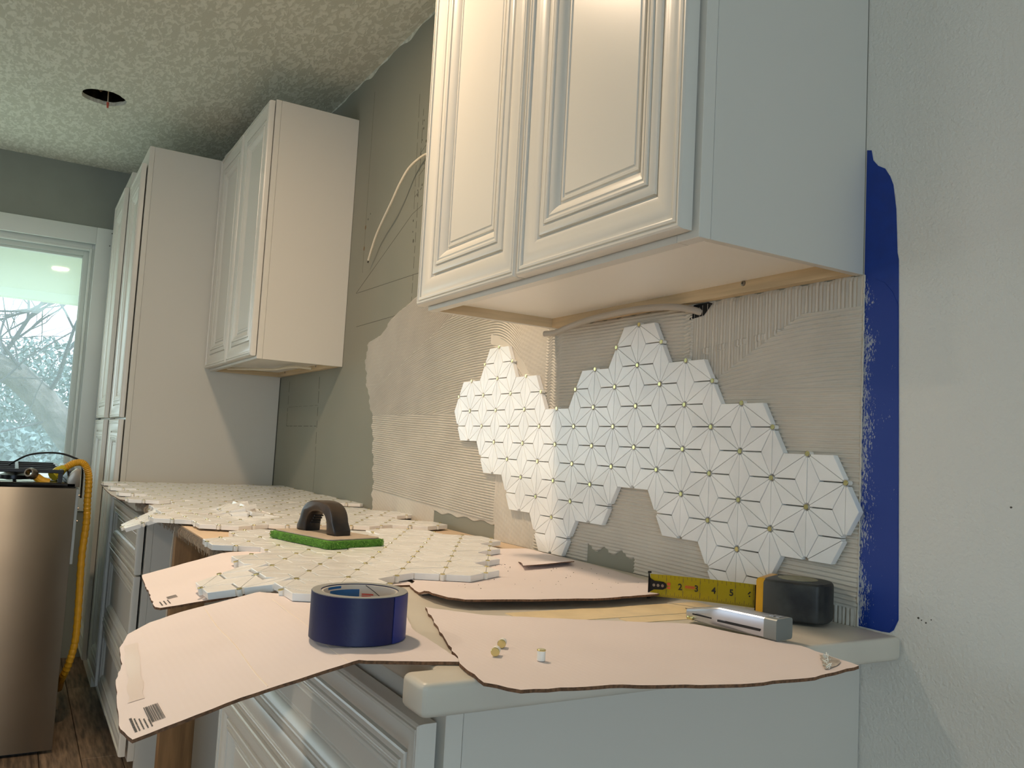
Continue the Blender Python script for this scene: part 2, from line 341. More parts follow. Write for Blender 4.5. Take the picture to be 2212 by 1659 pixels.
for x, y, z, rx, ry, rz, lab in trees:
    g = thing('leafy_tree' if 'bush' not in lab else 'bush', lab, 'tree' if 'bush' not in lab else 'bush', (x, y, -1.2))
    obj('trunk', MB().tube([(x, y, -1.199), (x + .05, y, z)], [.1, .05], 8), bark, g)
    V, F = crown(x, y, z, rx, ry, rz, 15000, .058); me = bpy.data.meshes.new('foliage'); me.from_pydata([tuple(Vector(v) - ORIG[g.name]) for v in V], [], F); me.materials.append(leafm)
    fo = bpy.data.objects.new('foliage', me); link(fo, g); fo['kind'] = 'stuff'

# ------------------------------------------------------------------ cabinets
PROF_D = [(0, .006), (.0015, .002), (.004, 0), (.0065, 0), (.0075, .0030), (.009, .0030), (.0102, .0004), (.0135, 0), (.0150, .0006), (.0158, .0034), (.0172, .0036), (.022, .0024), (.029, .0018), (.037, .0024), (.045, .0044), (.051, .0068), (.0525, .0114), (.0555, .0116), (.0568, .0062), (.060, .0052), (.0685, .0052), (.0698, .0074), (.0712, .0074), (.0722, .0040), (.0755, .0034), (.0785, .0044), (.0796, .0070), (.0808, .0070), (.083, .0060), (.088, .0078), (.093, .0112), (.097, .0146), (.0980, .0165), (.1015, .0165), (.1025, .0142), (.1062, .0140), (.1075, .0158), (.1105, .0154), (.112, .0142)]
def panel_front(mb, x0, x1, z0, z1, yf, th, prof, scale=1.0):
    th = max(th, .0195)
    bm = mb.bm; rings = []
    for ins_, d in [(0, th)] + prof:
        i = ins_ * scale
        rings.append([bm.verts.new(q) for q in ((x0 + i, yf + d, z0 + i), (x1 - i, yf + d, z0 + i), (x1 - i, yf + d, z1 - i), (x0 + i, yf + d, z1 - i))])
    fs = [bm.faces.new(rings[0][::-1]), bm.faces.new(rings[-1])]
    for a, b in zip(rings, rings[1:]):
        for k in range(4): fs.append(bm.faces.new((a[k], a[(k + 1) % 4], b[(k + 1) % 4], b[k])))
    bmesh.ops.recalc_face_normals(bm, faces=fs); mb._tag(fs); return mb
def wall_cabinet(name, label, x0, x1, doors, z0, z1, wires=False):
    g = thing(name, label, 'cabinet', ((x0 + x1) / 2, -.15, z0))
    D = .305
    obj('side_panel', MB().box(x1 - .012, x1, -D + .0195, -.001, z0, z1, .0006, 1), cabflat, g)
    obj('side_panel', MB().box(x0, x0 + .012, -D + .0195, -.001, z0, z1, .0006, 1), [cabflat], g)
    obj('inner_lining', MB().box(x0 + .0122, x0 + .0132, -D + .02, -.001, z0 + .0005, z0 + .03), rawwood, g, label='bare wood inner face of side panel')
    obj('bottom_panel', MB().box(x0 + .012, x1 - .012, -D + .0195, -.018, z0 + .020, z0 + .032), underm, g)
    obj('top_panel', MB().box(x0 + .012, x1 - .012, -D + .0195, -.001, z1 - .014, z1 - .002), cabflat, g)
    obj('back_panel', MB().box(x0 + .012, x1 - .012, -.006, -.001, z0 + .03, z1 - .014), rawwood, g)
    rl = obj('hanging_rail', MB().box(x0 + .0135, x1 - .012, -.018, -.001, z0 + .001, z0 + .031), rawwood, g, label='raw wood hanging rail')
    xs = (x0 + x1) / 2 + .18
    for xx in ((xs,) if not wires else (x0 + .55, x0 + .12)):
        obj('screw', MB().lathe([(.0045, 0), (.0045, .0012), (.002, .0022), (.0015, .0005)], 0, 0, 14).rot((0, 0, 0), 'X', R(90)).bm and (lambda m_: (bmesh.ops.translate(m_.bm, verts=m_.bm.verts, vec=(xx, -.018, z0 + .016)), m_)[1])(MB().lathe([(.0045, 0), (.0045, .0012), (.002, .0022), (.0015, .0005)], 0, 0, 14).rot((0, 0, 0), 'X', R(90))), steel, rl)
    fr = MB(); fr.box(x0, x0 + .04, -D, -D + .019, z0, z1, .0008, 1).box(x1 - .04, x1, -D, -D + .019, z0, z1, .0008, 1).box(x0 + .04, x1 - .04, -D, -D + .019, z0, z0 + .038).box(x0 + .04, x1 - .04, -D, -D + .019, z1 - .04, z1)
    obj('face_frame', fr, cab, g)
    for a, b, e, f in doors: obj('door', panel_front(MB(), a, b, e, f, -.3275, .0195, PROF_D, min(1, (b - a) / .36)), cab, g)
    return g
wall_cabinet('wall_cabinet', 'large white raised-panel wall cabinet nearest the camera above the tiled wall', -.775, 0, ((-.398, -.010, .487, 1.38), (-.785, -.403, .487, 1.38)), .478, 1.392)
wall_cabinet('wall_cabinet', 'smaller white wall cabinet hanging against the tall cabinets', -2.97, -2.161, ((-2.562, -2.166, .487, 1.386), (-2.965, -2.568, .487, 1.386)), .478, 1.391, True)

def tall_cabinet(label, x0, x1, yf, ztop, group=None):
    g = thing('tall_cabinet', label, 'cabinet', ((x0 + x1) / 2, -.3, -Z0), group)
    obj('carcass', MB().box(x0, x1, yf + .02, -.002, -Z0, ztop, .0008, 1), cabflat, g)
    obj('face_frame', MB().box(x0, x1, yf, yf + .0195, -Z0 + .1, ztop, .0008, 1), cab, g)
    obj('top_door', panel_front(MB(), x0 + .006, x1 - .012, .262, 1.315, yf - .0245, .0195, PROF_D), cab, g)
    obj('bottom_door', panel_front(MB(), x0 + .006, x1 - .012, -.80, .254, yf - .0245, .0195, PROF_D), cab, g)
    return g
tall_cabinet('tall white pantry cabinet whose plain side closes off the far worktop', -3.40, -2.973, -.612, 1.389)
tall_cabinet('second tall white pantry cabinet beside the window casing', -3.86, -3.405, -.632, 1.388)

PROF_S = [(a * .68, b) for a, b in PROF_D]
def base_cabinet(label, x0, x1, yf, drawers, ztop):
    g = thing('base_cabinet', label, 'cabinet', ((x0 + x1) / 2, -.3, -Z0))
    obj('side_panel', MB().box(x1 - .014, x1, yf + .0195, -.002, -Z0, ztop, .0006, 1), cabflat, g)
    obj('side_panel', MB().box(x0, x0 + .014, yf + .0195, -.002, -Z0, ztop, .0006, 1), cabflat, g)
    obj('back_panel', MB().box(x0 + .014, x1 - .014, -.012, -.002, -Z0 + .1, ztop), rawwood, g)
    obj('bottom_panel', MB().box(x0 + .014, x1 - .014, yf + .02, -.012, -Z0 + .1, -Z0 + .115), cabflat, g)
    obj('toe_kick', MB().box(x0 + .014, x1 - .014, yf + .075, yf + .09, -Z0, -Z0 + .1), cabflat, g)
    fr = MB(); fr.box(x0, x0 + .04, yf, yf + .019, -Z0 + .1, ztop).box(x1 - .04, x1, yf, yf + .019, -Z0 + .1, ztop, .0006, 1).box(x0 + .04, x1 - .04, yf, yf + .019, ztop - .03, ztop).box(x0 + .04, x1 - .04, yf, yf + .019, -Z0 + .1, -Z0 + .13)
    for i, (a, b) in enumerate(drawers[:-1]): fr.box(x0 + .04, x1 - .04, yf, yf + .019, a - .015, a + .012)
    obj('face_frame', fr, cab, g)
    for a, b in drawers: obj('drawer_front', panel_front(MB(), x0 + .006, x1 - .006, a, b, yf - .0265, .0195, PROF_S), cab, g)
    return g
base_cabinet('white three-drawer base cabinet under the near end of the worktop', -.83, .008, -.6125, [(-.236, -.056), (-.52, -.242), (-.80, -.526)], -.031)
base_cabinet('white drawer base cabinet at the far end, below the tall cabinets', -2.972, -2.155, -.605, [(-.243, -.055), (-.535, -.249), (-.80, -.541)], -.041)

# worktops
def worktop_near():
    pts = [(-.83, -.002), (.0655, -.002), (.0655, -.658), (.0645, -.662), (.062, -.665), (.058, -.6665), (.026, -.6665), (.021, -.6655), (.018, -.663), (.0165, -.658), (.0165, -.632), (-.83, -.632)]
    return MB().prism(pts, .0305, 'z', -.0305, bev=.006, seg=4)
wt = obj('worktop', worktop_near(), mat('cream_solid_worktop', c(208, 200, 185), .38, noise_amt=.03, nscale=10))
tag(wt, 'cream solid-surface worktop end with rounded front corner by the blue taped wall', 'worktop')
wt2 = obj('worktop', MB().box(-2.972, -2.13, -.645, -.002, -.041, -.004, .003), mat('far_worktop', c(206, 196, 178), .5)); tag(wt2, 'pale worktop on the far drawer cabinet under loose mosaic sheets', 'worktop')
bd = thing('hardboard_sheet', 'tan hardboard sheet with frayed edge bridging the stove gap', 'board', (-1.48, -.3, -.013))
obj('board', MB().box(-2.129, -.831, -.645, -.004, -.012, -.001, .001, 1), mat('tan_hardboard', c(208, 184, 156), .7, noise_amt=.06, nscale=12), bd)
obj('frayed_edge', MB().box(-2.12, -.84, -.649, -.645, -.022, -.0015), mat('frayed_fibre', c(150, 132, 112), 1, noise_amt=.45, nscale=500, bump=1, bscale=700), bd)
fz = MB()
for k in range(260):
    x = random.uniform(-2.1, -.85); l = random.uniform(.004, .016); fz.tube([(x, -.650, -.006), (x + random.uniform(-.005, .005), -.654, -.012), (x + random.uniform(-.008, .008), -.652, -.014 - l)], .0004, 3)
fo = obj('loose_fibres', fz, mat('fibre', c(170, 152, 130), 1), bd); fo['kind'] = 'stuff'
obj('hanging_thread', MB().tube([(-1.36, -.652, -.01), (-1.362, -.655, -.08), (-1.358, -.653, -.16), (-1.36, -.655, -.24)], .0011, 5), mat('thread', c(215, 195, 170), .9), bd)
p = obj('timber_post', MB().box(-1.742, -1.704, -.591, -.502, -Z0, -.023, .003), darkwood); tag(p, 'upright bare timber stud propping the hardboard sheet', 'post')
p = obj('timber_post', MB().box(-.885, -.847, -.60, -.512, -Z0, -.013, .003), darkwood); tag(p, 'second timber stud beside the near base cabinet', 'post')
p = obj('timber_rail', MB().box(-2.129, -.886, -.14, -.10, -.10, -.0125, .003), darkwood); tag(p, 'dark horizontal timber rail under the hardboard by the wall', 'rail')

# ------------------------------------------------------------------ thinset mortar with combed ridges (real relief)
def mortar_mesh():
    P = .0064
    xs = np.arange(-1.95, .0135, .0024); zs = np.arange(-.001, .672, .00098)
    Xg, Zg = np.meshgrid(xs, zs, indexing='xy')
    wob = .0007 * np.sin(Xg * 17 + 3 * np.sin(Zg * 7)) + .0002 * np.sin(Xg * 61 + Zg * 40)
    lx = np.interp(Zg, [0, .1, .2, .3, .36, .42, .5, .545, .56, .60, .63, .66], [-1.785, -1.79, -1.81, -1.835, -1.875, -1.91, -1.93, -1.905, -1.80, -1.73, -1.62, -1.50]) + .006 * np.sin(Zg * 90) + .004 * np.sin(Zg * 231)
    tz = np.where(Xg < -.775, .66, .4785) + .002 * np.sin(Xg * 140)
    m = np.minimum(np.minimum(Xg - lx, .0036 - Xg), tz - Zg)
    bare = (Xg > -1.33) & (Xg < -.99) & (Zg < .036 + .003 * np.sin(Xg * 70) - (-1.33 - Xg) * .0); bare |= (Xg > -.62) & (Xg < -.47) & (Zg < .03 + .006 * np.sin(Xg * 120))
    # combing direction fields
    phA = Zg + np.where(Xg < -1.05, .22 * (Xg + 1.05) ** 2, 3.2 * (Xg + 1.05) ** 2)
    phA2 = Zg * .85 - .38 * (Xg + 1.9)
    phB = Zg + .035 * (Xg + 1.8) + wob * .6
    ph = phB + 0
    A = (Zg > .30) & (Xg < -.80); ph[A] = (phA + wob * .5)[A]
    A2 = (Zg - .36 > .33 * (Xg + 1.9)) & (Xg < -1.15) & (Zg > .40); ph[A2] = phA2[A2]
    D_ = (Xg > -.80) & (Xg < -.745) & (Zg > .15); ph[D_] = (Zg + .004 * np.sin(Xg * 180))[D_]
    C_ = (Xg > -1.0) & (Xg < -.815) & (Zg < .155); ph[C_] = (Xg * .85 + .001 * np.sin(Zg * 60))[C_]
    E_ = (Xg > -.745); ph[E_] = (Zg + .012 * (Xg + .4) + wob * .7)[E_]
    E2 = (Xg > -.34) & (Zg > .435 - .05 * np.clip((-.1 - Xg) / .2, 0, 1) * 2); ph[E2] = (Xg)[E2]
    E3 = (Xg > -.36) & (Xg < 0) & (Zg > .33) & ~E2; ph[E3] = (Zg * 1.0 + .35 * (Xg + .02) ** 2 + wob)[E3]
    F_ = (Xg > -.13) & (Zg < .022); ph[F_] = Xg[F_]
    u = ph / P; tri = np.abs((u % 1) - .5) * 2; rid = np.clip(tri * 1.15, 0, 1) ** 1.5
    nz = .0004 * np.sin(Xg * 310 + Zg * 170) * np.sin(Zg * 420 - Xg * 90)
    h = .0006 + .0038 * rid + nz * .6
    # swept smooth crescent left by the trowel and plain skim low on the left
    rr = np.hypot((Xg + 1.12) / 1.0, (Zg - .17) / 1.0); sw = (np.abs(rr - .318) < .012) & (Xg > -1.06) & (Zg > .22); h[sw] = .0022
    low = (Xg < -1.0) & (Zg < .066 - .03 * (Xg + 1.8)); h[low] = .0016 + (nz * .6)[low]
    seam = (np.abs(Zg - .305 - .002 * np.sin(Xg * 80)) < .006) & (Xg < -.95); h[seam] += .0012 * np.sin(Xg[seam] * 700) ** 2
    seam2 = (np.abs(Xg + .345 + .002 * np.sin(Zg * 90)) < .008) & (Zg > .3); h[seam2] += .0018 * np.sin(Zg[seam2] * 800) ** 2
    seam3 = (np.abs(Zg - (.392 + .10 * np.clip(Xg + .33, 0, .34))) < .005) & (Xg > -.34) & (np.sin(Xg * 160) > -.2); h[seam3] += .002 * np.sin(Xg[seam3] * 900) ** 2
    seam4 = (np.abs(Xg + .335) < .004) & (Zg < .14); h[seam4] += .0015 * np.sin(Zg[seam4] * 900) ** 2
    edge = np.clip(m / .006, 0, 1); h = h * (.3 + .7 * edge)
    keep = (m > 0) & ~bare
    Y = np.where(keep, -h, -.0001)
    n0, n1 = Xg.shape; idx = np.arange(n0 * n1).reshape(n0, n1)
    kq = keep[:-1, :-1] | keep[1:, :-1] | keep[:-1, 1:] | keep[1:, 1:]
    # drop what the wall tiles hide
    q = np.stack([idx[:-1, :-1], idx[:-1, 1:], idx[1:, 1:], idx[1:, :-1]], -1)[kq]
    used = np.zeros(n0 * n1, bool); used[q.ravel()] = True; remap = np.cumsum(used) - 1
    co = np.stack([Xg.ravel(), Y.ravel() - .0002, Zg.ravel()], 1)[used]; q = remap[q]
    me = bpy.data.meshes.new('thinset_mortar'); off = np.array([-.97, 0, 0]); co = co - off
    me.vertices.add(len(co)); me.vertices.foreach_set('co', co.astype(np.float32).ravel())
    me.loops.add(q.size); me.loops.foreach_set('vertex_index', q.astype(np.int32).ravel())
    me.polygons.add(len(q)); me.polygons.foreach_set('loop_start', np.arange(0, q.size, 4, dtype=np.int32)); me.polygons.foreach_set('loop_total', np.full(len(q), 4, np.int32))
    me.update(calc_edges=True); me.materials.append(mortar); me.shade_smooth()
    o = bpy.data.objects.new('thinset_mortar', me); o.location = off; link(o); ORIG[o.name] = Vector(off); return o
tag(mortar_mesh(), 'combed beige thinset mortar with trowel ridges across the backsplash wall', 'mortar', kind='stuff')

# ------------------------------------------------------------------ mosaic pieces
P = .07591; TH = .0098
def piece_mesh(k):
    """isosceles piece with apex direction 60*k degrees; local origin at the middle of its long side"""
    th = R(60 * k); d = Vector((math.cos(th), math.sin(th))); t = Vector((-d.y, d.x))
    A = -t * P / 2; B = t * P / 2; Cc = d * P / (2 * math.sqrt(3))
    def ins(a, b):
        e = (b - a).normalized(); ang = math.degrees(math.atan2(e.y, e.x)) % 180
        return .00085 if min(ang, 180 - ang) < 2 else .00038
    tri = [A, B, Cc]; cen = (A + B + Cc) / 3
    lines = []
    for i in range(3):
        a, b = tri[i], tri[(i + 1) % 3]; e = (b - a).normalized(); n_ = Vector((-e.y, e.x))
        if n_.dot(cen - a) < 0: n_ = -n_
        lines.append((a + n_ * ins(a, b), e))
    def X_(l1, l2):
        (p, r), (q, s_) = l1, l2; den = r.x * s_.y - r.y * s_.x; u = ((q.x - p.x) * s_.y - (q.y - p.y) * s_.x) / den; return p + r * u
    vA, vB, vC = X_(lines[2], lines[0]), X_(lines[0], lines[1]), X_(lines[1], lines[2])
    def cut(v, o1, o2, corner):
        res = []
        for o_ in (o1, o2):
            e = (o_ - v).normalized(); s_ = max(0, .0052 - (v - corner).length * .6); res.append(v + e * s_)
        return res
    a1, a2 = cut(vA, vC, vB, A); b1, b2 = cut(vB, vA, vC, B)
    poly = [a1, a2, b1, b2, vC]
    ar = sum(poly[i].x * poly[(i + 1) % 5].y - poly[(i + 1) % 5].x * poly[i].y for i in range(5))
    if ar < 0: poly = poly[::-1]
    cc = sum(poly, Vector((0, 0))) / 5
    bm = bmesh.new(); lo = [bm.verts.new((v.x, v.y, 0)) for v in poly]; hi = [bm.verts.new((v.x, v.y, TH - .0006)) for v in poly]
    top = [bm.verts.new((*(v + (cc - v).normalized() * .0007), TH)) for v in poly]
    bm.faces.new(lo[::-1]); bm.faces.new(top)
    for i in range(5):
        j = (i + 1) % 5; bm.faces.new((lo[i], lo[j], hi[j], hi[i])); bm.faces.new((hi[i], hi[j], top[j], top[i]))
    me = bpy.data.meshes.new('tile_piece'); bm.to_mesh(me); bm.free(); me.materials.append(tilem); return me
PM = [piece_mesh(k) for k in range(6)]
def stud_mesh():
    bm = MB(); bm.mi = 0; bm.lathe([(.0033, 0), (.0035, .0004), (.0035, .0094)], 0, 0, 14); bm.mi = 1; bm.lathe([(.0037, .0094), (.0038, .0098), (.0038, .0104), (.0034, .0108)], 0, 0, 14)
    me = bpy.data.meshes.new('brass_stud'); bm.bm.to_mesh(me); bm.bm.free(); me.materials.append(studw); me.materials.append(brass); return me
SM = stud_mesh()
def hex_pieces(u, v):
    out = []; N_ = [(u + P * math.cos(R(30 + 60 * k)), v + P * math.sin(R(30 + 60 * k))) for k in range(6)]
    def add(a, b, apex):
        mx, my = (a[0] + b[0]) / 2, (a[1] + b[1]) / 2; ang = math.degrees(math.atan2(apex[1] - my, apex[0] - mx)); out.append((mx, my, int(round(ang / 60)) % 6))
    for k in range(6):
        a, b = N_[k], N_[(k + 1) % 6]; ap = (u + P / math.sqrt(3) * math.cos(R(60 + 60 * k)), v + P / math.sqrt(3) * math.sin(R(60 + 60 * k)))
        add((u, v), a, ap); add(a, b, ap); add(b, (u, v), ap)
        add(a, b, (u + 2 * P / math.sqrt(3) * math.cos(R(60 + 60 * k)), v + 2 * P / math.sqrt(3) * math.sin(R(60 + 60 * k))))
    return out, [(u, v)] + N_
def sheet(label, group, centers, root_loc, wall=False, warp=None, joined=False, taken=None, rotz=0, skip_stud=None):
    g = thing('mosaic_sheet', label, 'tile sheet', root_loc, group)
    if wall: g.rotation_euler = (R(90), 0, 0)
    elif rotz: g.rotation_euler = (0, 0, rotz)
    taken = taken if taken is not None else set(); bmj = bmesh.new() if joined else None; bms = bmesh.new() if joined else None
    def put(me, name, x, y, k):
        if warp:
            Mx = warp(x, y)
        else: Mx = Matrix.Translation((x, y, 0))
        tl = Matrix.Rotation(random.gauss(0, .0035), 4, 'X') @ Matrix.Rotation(random.gauss(0, .0035), 4, 'Y')
        Mx = Mx @ Matrix.Translation((0, 0, random.uniform(0, .0004))) @ tl
        if joined:
            b_ = bms if name == 'brass_stud' else bmj; n0 = len(b_.verts); b_.from_mesh(me); b_.verts.ensure_lookup_table()
            for vv in b_.verts[n0:]: vv.co = Mx @ vv.co
            return
        o = bpy.data.objects.new(name, me); o.matrix_local = Mx; link(o, g)
    studs = set()
    for (u, v) in centers:
        pcs, st = hex_pieces(u, v)
        for x, y, k in pcs: put(PM[k], 'tile_piece', x, y, k)
        for s_ in st: studs.add((round(s_[0], 3), round(s_[1], 3)))
    for s_ in studs:
        if any(abs(s_[0] - q[0]) < .01 and abs(s_[1] - q[1]) < .01 for q in taken): continue
        if skip_stud and skip_stud(*s_): continue
        taken.add(s_); put(SM, 'brass_stud', s_[0], s_[1], 0)
    if joined:
        for b_, nm, mm in ((bmj, 'tile_pieces', [tilem]), (bms, 'brass_studs', [studw, brass])):
            me = bpy.data.meshes.new(nm); b_.to_mesh(me); b_.free()
            for q in mm: me.materials.append(q)
            o = bpy.data.objects.new(nm, me); link(o, g); o['kind'] = 'stuff'
    return g
# wall: lattice origin (ox, oz), columns .866p apart, half pitches in j
OX, OZ = -.53702, .34198
wc = lambda l: [(OX + k * P * math.sqrt(3) / 2, OZ + j * P / 2) for k, j in l]
tk = set()
MISS = [(-9, -3), (-7, -5), (-5, -7), (-3, -9), (-1, -7), (1, -5), (3, -7), (7, -7), (8, -6), (0, -6), (-2, -8), (-10, -2), (-8, -4), (-6, -6), (-4, -8), (2, -6), (4, -8), (6, -8)]
nb = lambda u, v: v < .004 or any(abs(u - a) < .01 and abs(v - b) < .01 for a, b in wc(MISS))
for lab, l in (('white marble star mosaic on the mortar, left part rising to the lower left peak', [(-9, -1), (-7, 1), (-7, -3), (-5, -1), (-5, -5), (-3, -3), (-3, -7)]),
               ('white marble star mosaic on the mortar, right part stepping down to the blue tape', [(-1, -1), (-1, -5), (1, 1), (1, -3), (3, -1), (3, -5), (5, -3), (5, -7), (7, -5)])):
    cs = wc(l); sheet(lab, 'mosaic on the wall', [(u, v) for u, v in cs], (0, -.0036, 0), True, None, False, tk, 0, nb)
# counter sheets
cl_ = lambda r, y: (-.433 - .06574 * r, y)
tk = set()
def droop1(x, y):
    d = max(0, -.66 - y); z = .0042 - d * .22 ; return Matrix.Translation((x, y, z)) @ Matrix.Rotation(.2 if d > 0 else 0, 4, 'X')
sheet('loose marble mosaic sheet behind the blue tape roll, overhanging the edge', 'mosaic sheets laid out on the worktop', [cl_(-1, -.597), cl_(1, -.673), cl_(1, -.521), cl_(3, -.597), cl_(3, -.445), cl_(1, -.369)], (0, 0, 0), False, droop1, False, tk)
sheet('loose marble mosaic sheet nearest the backsplash wall, with a row of cut brick-like ends', 'mosaic sheets laid out on the worktop', [cl_(3, -.293), cl_(5, -.369), cl_(5, -.217), cl_(7, -.293), cl_(7, -.141), cl_(9, -.217)], (0, 0, .0042), False, None, False, tk)
HX, HY = .13148, .15182
def lat(cx, cy, l): return [(cx - a * HX / 1.0 , cy + b * HY / 2) for a, b in l]
tk = set()
sheet('loose marble mosaic sheet under the green scrubbing float', 'mosaic sheets laid out on the worktop', lat(-.890, -.594, [(0, 0), (-1, 1), (0, 2), (1, 1), (1, 3)]), (0, 0, .0022), False, None, False, tk)
tk = set()
def tent(x, y):
    z = .003; ax = 0
    r_ = 1 - abs(y + .47) / .065; xx = 1 - abs(x + 1.50) / .13
    if r_ > 0 and xx > 0: z += .021 * r_ * min(1, xx * 2); ax = (-1 if y > -.47 else 1) * .30 * min(1, xx * 2)
    return Matrix.Translation((x, y, z)) @ Matrix.Rotation(ax, 4, 'X')
sheet('loose marble mosaic sheet beyond the float, front edge over the hardboard', 'mosaic sheets laid out on the worktop', lat(-1.243, -.553, [(0, 0), (0, 2), (0, 4), (1, 1), (1, -1) , (1, 3), (1, 5), (0, 6)]), (0, 0, .0004), False, tent, False, tk)
def droop2(x, y):
    z = .003; ax = 0
    if y < -.650: d = -.650 - y; z -= d * .42; ax = .40
    m_ = tent(x, y)
    if y < -.60 or m_.translation.z <= .0031: return Matrix.Translation((x, y, z)) @ Matrix.Rotation(ax, 4, 'X')
    return m_
tk = set()
sheet('loose mosaic sheet with a bent corner drooping over the drawers and a raised fold', 'mosaic sheets laid out on the worktop', lat(-1.525, -.668, [(0, 0), (0, 2), (0, 4), (0, 6), (0, 8), (1, 1), (1, 3), (1, 5), (1, 7), (2, 2), (2, 4), (2, 6)]), (0, 0, .0008), False, droop2, True, tk)
tk = set()
sheet('farthest loose mosaic sheet lying by the tall cabinet side', 'mosaic sheets laid out on the worktop', lat(-1.945, -.62, [(a, b) for a in range(0, 7) for b in range(0, 9) if (a + b) % 2 == 0 and (-1.945 - a * HX) > -2.8]), (0, 0, .0036), False, None, True, tk)
# ------------------------------------------------------------------ cardboard
def sheetmesh(poly, hf, th=.0032, step=.02, jag=.0015):
    pts = []
    n = len(poly)
    for i in range(n):
        a = Vector((*poly[i], 0)); b = Vector((*poly[(i + 1) % n], 0)); L_ = (b - a).length; m = max(1, int(L_ / .012))
        nn = Vector((-(b - a).y, (b - a).x, 0)).normalized()
        for k in range(m):
            q = a.lerp(b, k / m); 
            if k: q += nn * random.uniform(-jag, jag)
            pts.append(q)
    bm = bmesh.new(); bm.faces.new([bm.verts.new(q) for q in pts])
    xs = [q.x for q in pts]; ys = [q.y for q in pts]
    for ax, lo, hi in (((1, 0, 0), min(xs), max(xs)), ((0, 1, 0), min(ys), max(ys))):
        v = lo + step
        while v < hi:
            co = Vector(ax) * v; bmesh.ops.bisect_plane(bm, geom=list(bm.verts) + list(bm.edges) + list(bm.faces), plane_co=co, plane_no=ax); v += step
    bmesh.ops.recalc_face_normals(bm, faces=bm.faces)
    if sum(f.normal.z for f in bm.faces) < 0: bmesh.ops.reverse_faces(bm, faces=bm.faces)
    for f in bm.faces: f.material_index = 0
    top = list(bm.faces); r = bmesh.ops.extrude_face_region(bm, geom=top)
    nv = [v for v in r['geom'] if isinstance(v, bmesh.types.BMVert)]
    for v in nv: v.co.z = th
    bm.faces.ensure_lookup_table(); bmesh.ops.recalc_face_normals(bm, faces=bm.faces)
    for f in bm.faces:
        f.material_index = 1 if abs(f.normal.z) < .5 else 0
    for v in bm.verts: v.co.z += hf(v.co.x, v.co.y)
    return bm
def bars(g, name, org, ux, uy, spec, hf, m=ink):
    mb = MB()
    for (a0, a1, b0, b1) in spec:
        q = []
        for a, b in ((a0, b0), (a1, b0), (a1, b1), (a0, b1)):
            x = org[0] + ux[0] * a + uy[0] * b; y = org[1] + ux[1] * a + uy[1] * b; q.append((x, y, hf(x, y) + .0032 + .0005))
        if (q[1][0] - q[0][0]) * (q[2][1] - q[1][1]) - (q[1][1] - q[0][1]) * (q[2][0] - q[1][0]) < 0: q = q[::-1]
        mb.quad(*q)
    return obj(name, mb, m, g)
# front right sheet, curling at the end
def h1(x, y):
    z = .0008 + .010 * max(0, x - .07) ** 1 * 1.0; z += .006 * max(0, (x - .10)) * 0
    z += .002 * math.sin(x * 14) * math.sin(y * 9) if x < 0 else 0
    return max(.0006, z)
poly = [(-.243, -.523), (-.086, -.573), (.034, -.611), (.089, -.619), (.121, -.60), (.138, -.503), (.151, -.474), (.176, -.395), (.183, -.302), (.166, -.214), (.114, -.204), (.075, -.196), (-.054, -.24), (-.139, -.392), (-.18, -.469)]
g = thing('cardboard_sheet', 'pinkish cardboard at the near end of the worktop under the knife and three studs', 'cardboard', (0, -.42, 0))
obj('board', sheetmesh(poly, h1), [card, cardedge], g)
tf = MB(); ax_ = []
for i in range(15):
    t_ = i / 14; x0_ = .1205 + .046 * t_; y0_ = -.214 - .052 * t_ + .010 * math.sin(t_ * math.pi) ; wd_ = .0075 * math.sin(math.pi * (t_ * .86 + .10)) + random.uniform(0, .0014)
    ax_.append(((x0_ + wd_ * .7, y0_ + wd_), (x0_ - wd_ * .7, y0_ - wd_)))
for (a, b), (c_, d) in zip(ax_, ax_[1:]): tf.quad(*[(q[0], q[1], h1(*q) + .0040 + random.uniform(0, .0003)) for q in (a, b, d, c_)])
obj('torn_patch', tf, mat('torn_liner', c(178, 170, 160), .95, noise_amt=.12, nscale=300), g, label='torn grey patch near the tip')
cu = MB()
for k in range(26): t_ = random.random(); p = Vector((.1205 + .046 * t_ + random.uniform(-.002, .004), -.212 - .052 * t_ + random.uniform(-.003, .003), h1(.15, -.24) + .0045)); cu.tube([p, p + Vector((random.uniform(-.004, .004), random.uniform(-.004, .004), random.uniform(.0005, .004)))], .0005, 4)
o = obj('torn_fibres', cu, white, g); o['kind'] = 'stuff'
# left front sheet hanging out over the drawers
def h2(x, y):
    d = max(0, -.695 - y); k = .0004 - .26 * d
    return k + .0015 * math.sin(x * 30 + 1) * (1 if d > 0 else 0)
poly2 = [(.017, -.602), (-.02, -.70), (-.03, -.80), (-.020, -.888), (-.06, -.893), (-.12, -.890), (-.20, -.884), (-.26, -.872), (-.33, -.868), (-.375, -.855), (-.40, -.828), (-.408, -.79), (-.395, -.70), (-.374, -.655), (-.36, -.56), (-.26, -.55), (-.13, -.59)]
g = thing('cardboard_sheet', 'creased cardboard with barcode hanging over the near drawers under the tape roll', 'cardboard', (-.2, -.7, 0))
obj('board', sheetmesh(poly2, h2, .0032, .018, .0008), [card, cardedge], g)
spec = []; a = 0
while a < .020:
    w_ = random.choice((.0004, .0007, .0011)); spec.append((a, a + w_, 0, .016)); a += w_ + random.choice((.0004, .0007, .001))
bars(g, 'barcode', (-.047, -.871), (0, 1), (-1, 0), [(a * .62, b * .62, c_, d * 3.0) for a, b, c_, d in spec], h2)
sp2 = []
for rw in range(5):
    a = 0
    while a < (.034 - rw * .004): w_ = random.uniform(.0012, .0035); sp2.append((a, a + w_, rw * .0045, rw * .0045 + (.0028 if rw == 0 else .0016))); a += w_ + .0008
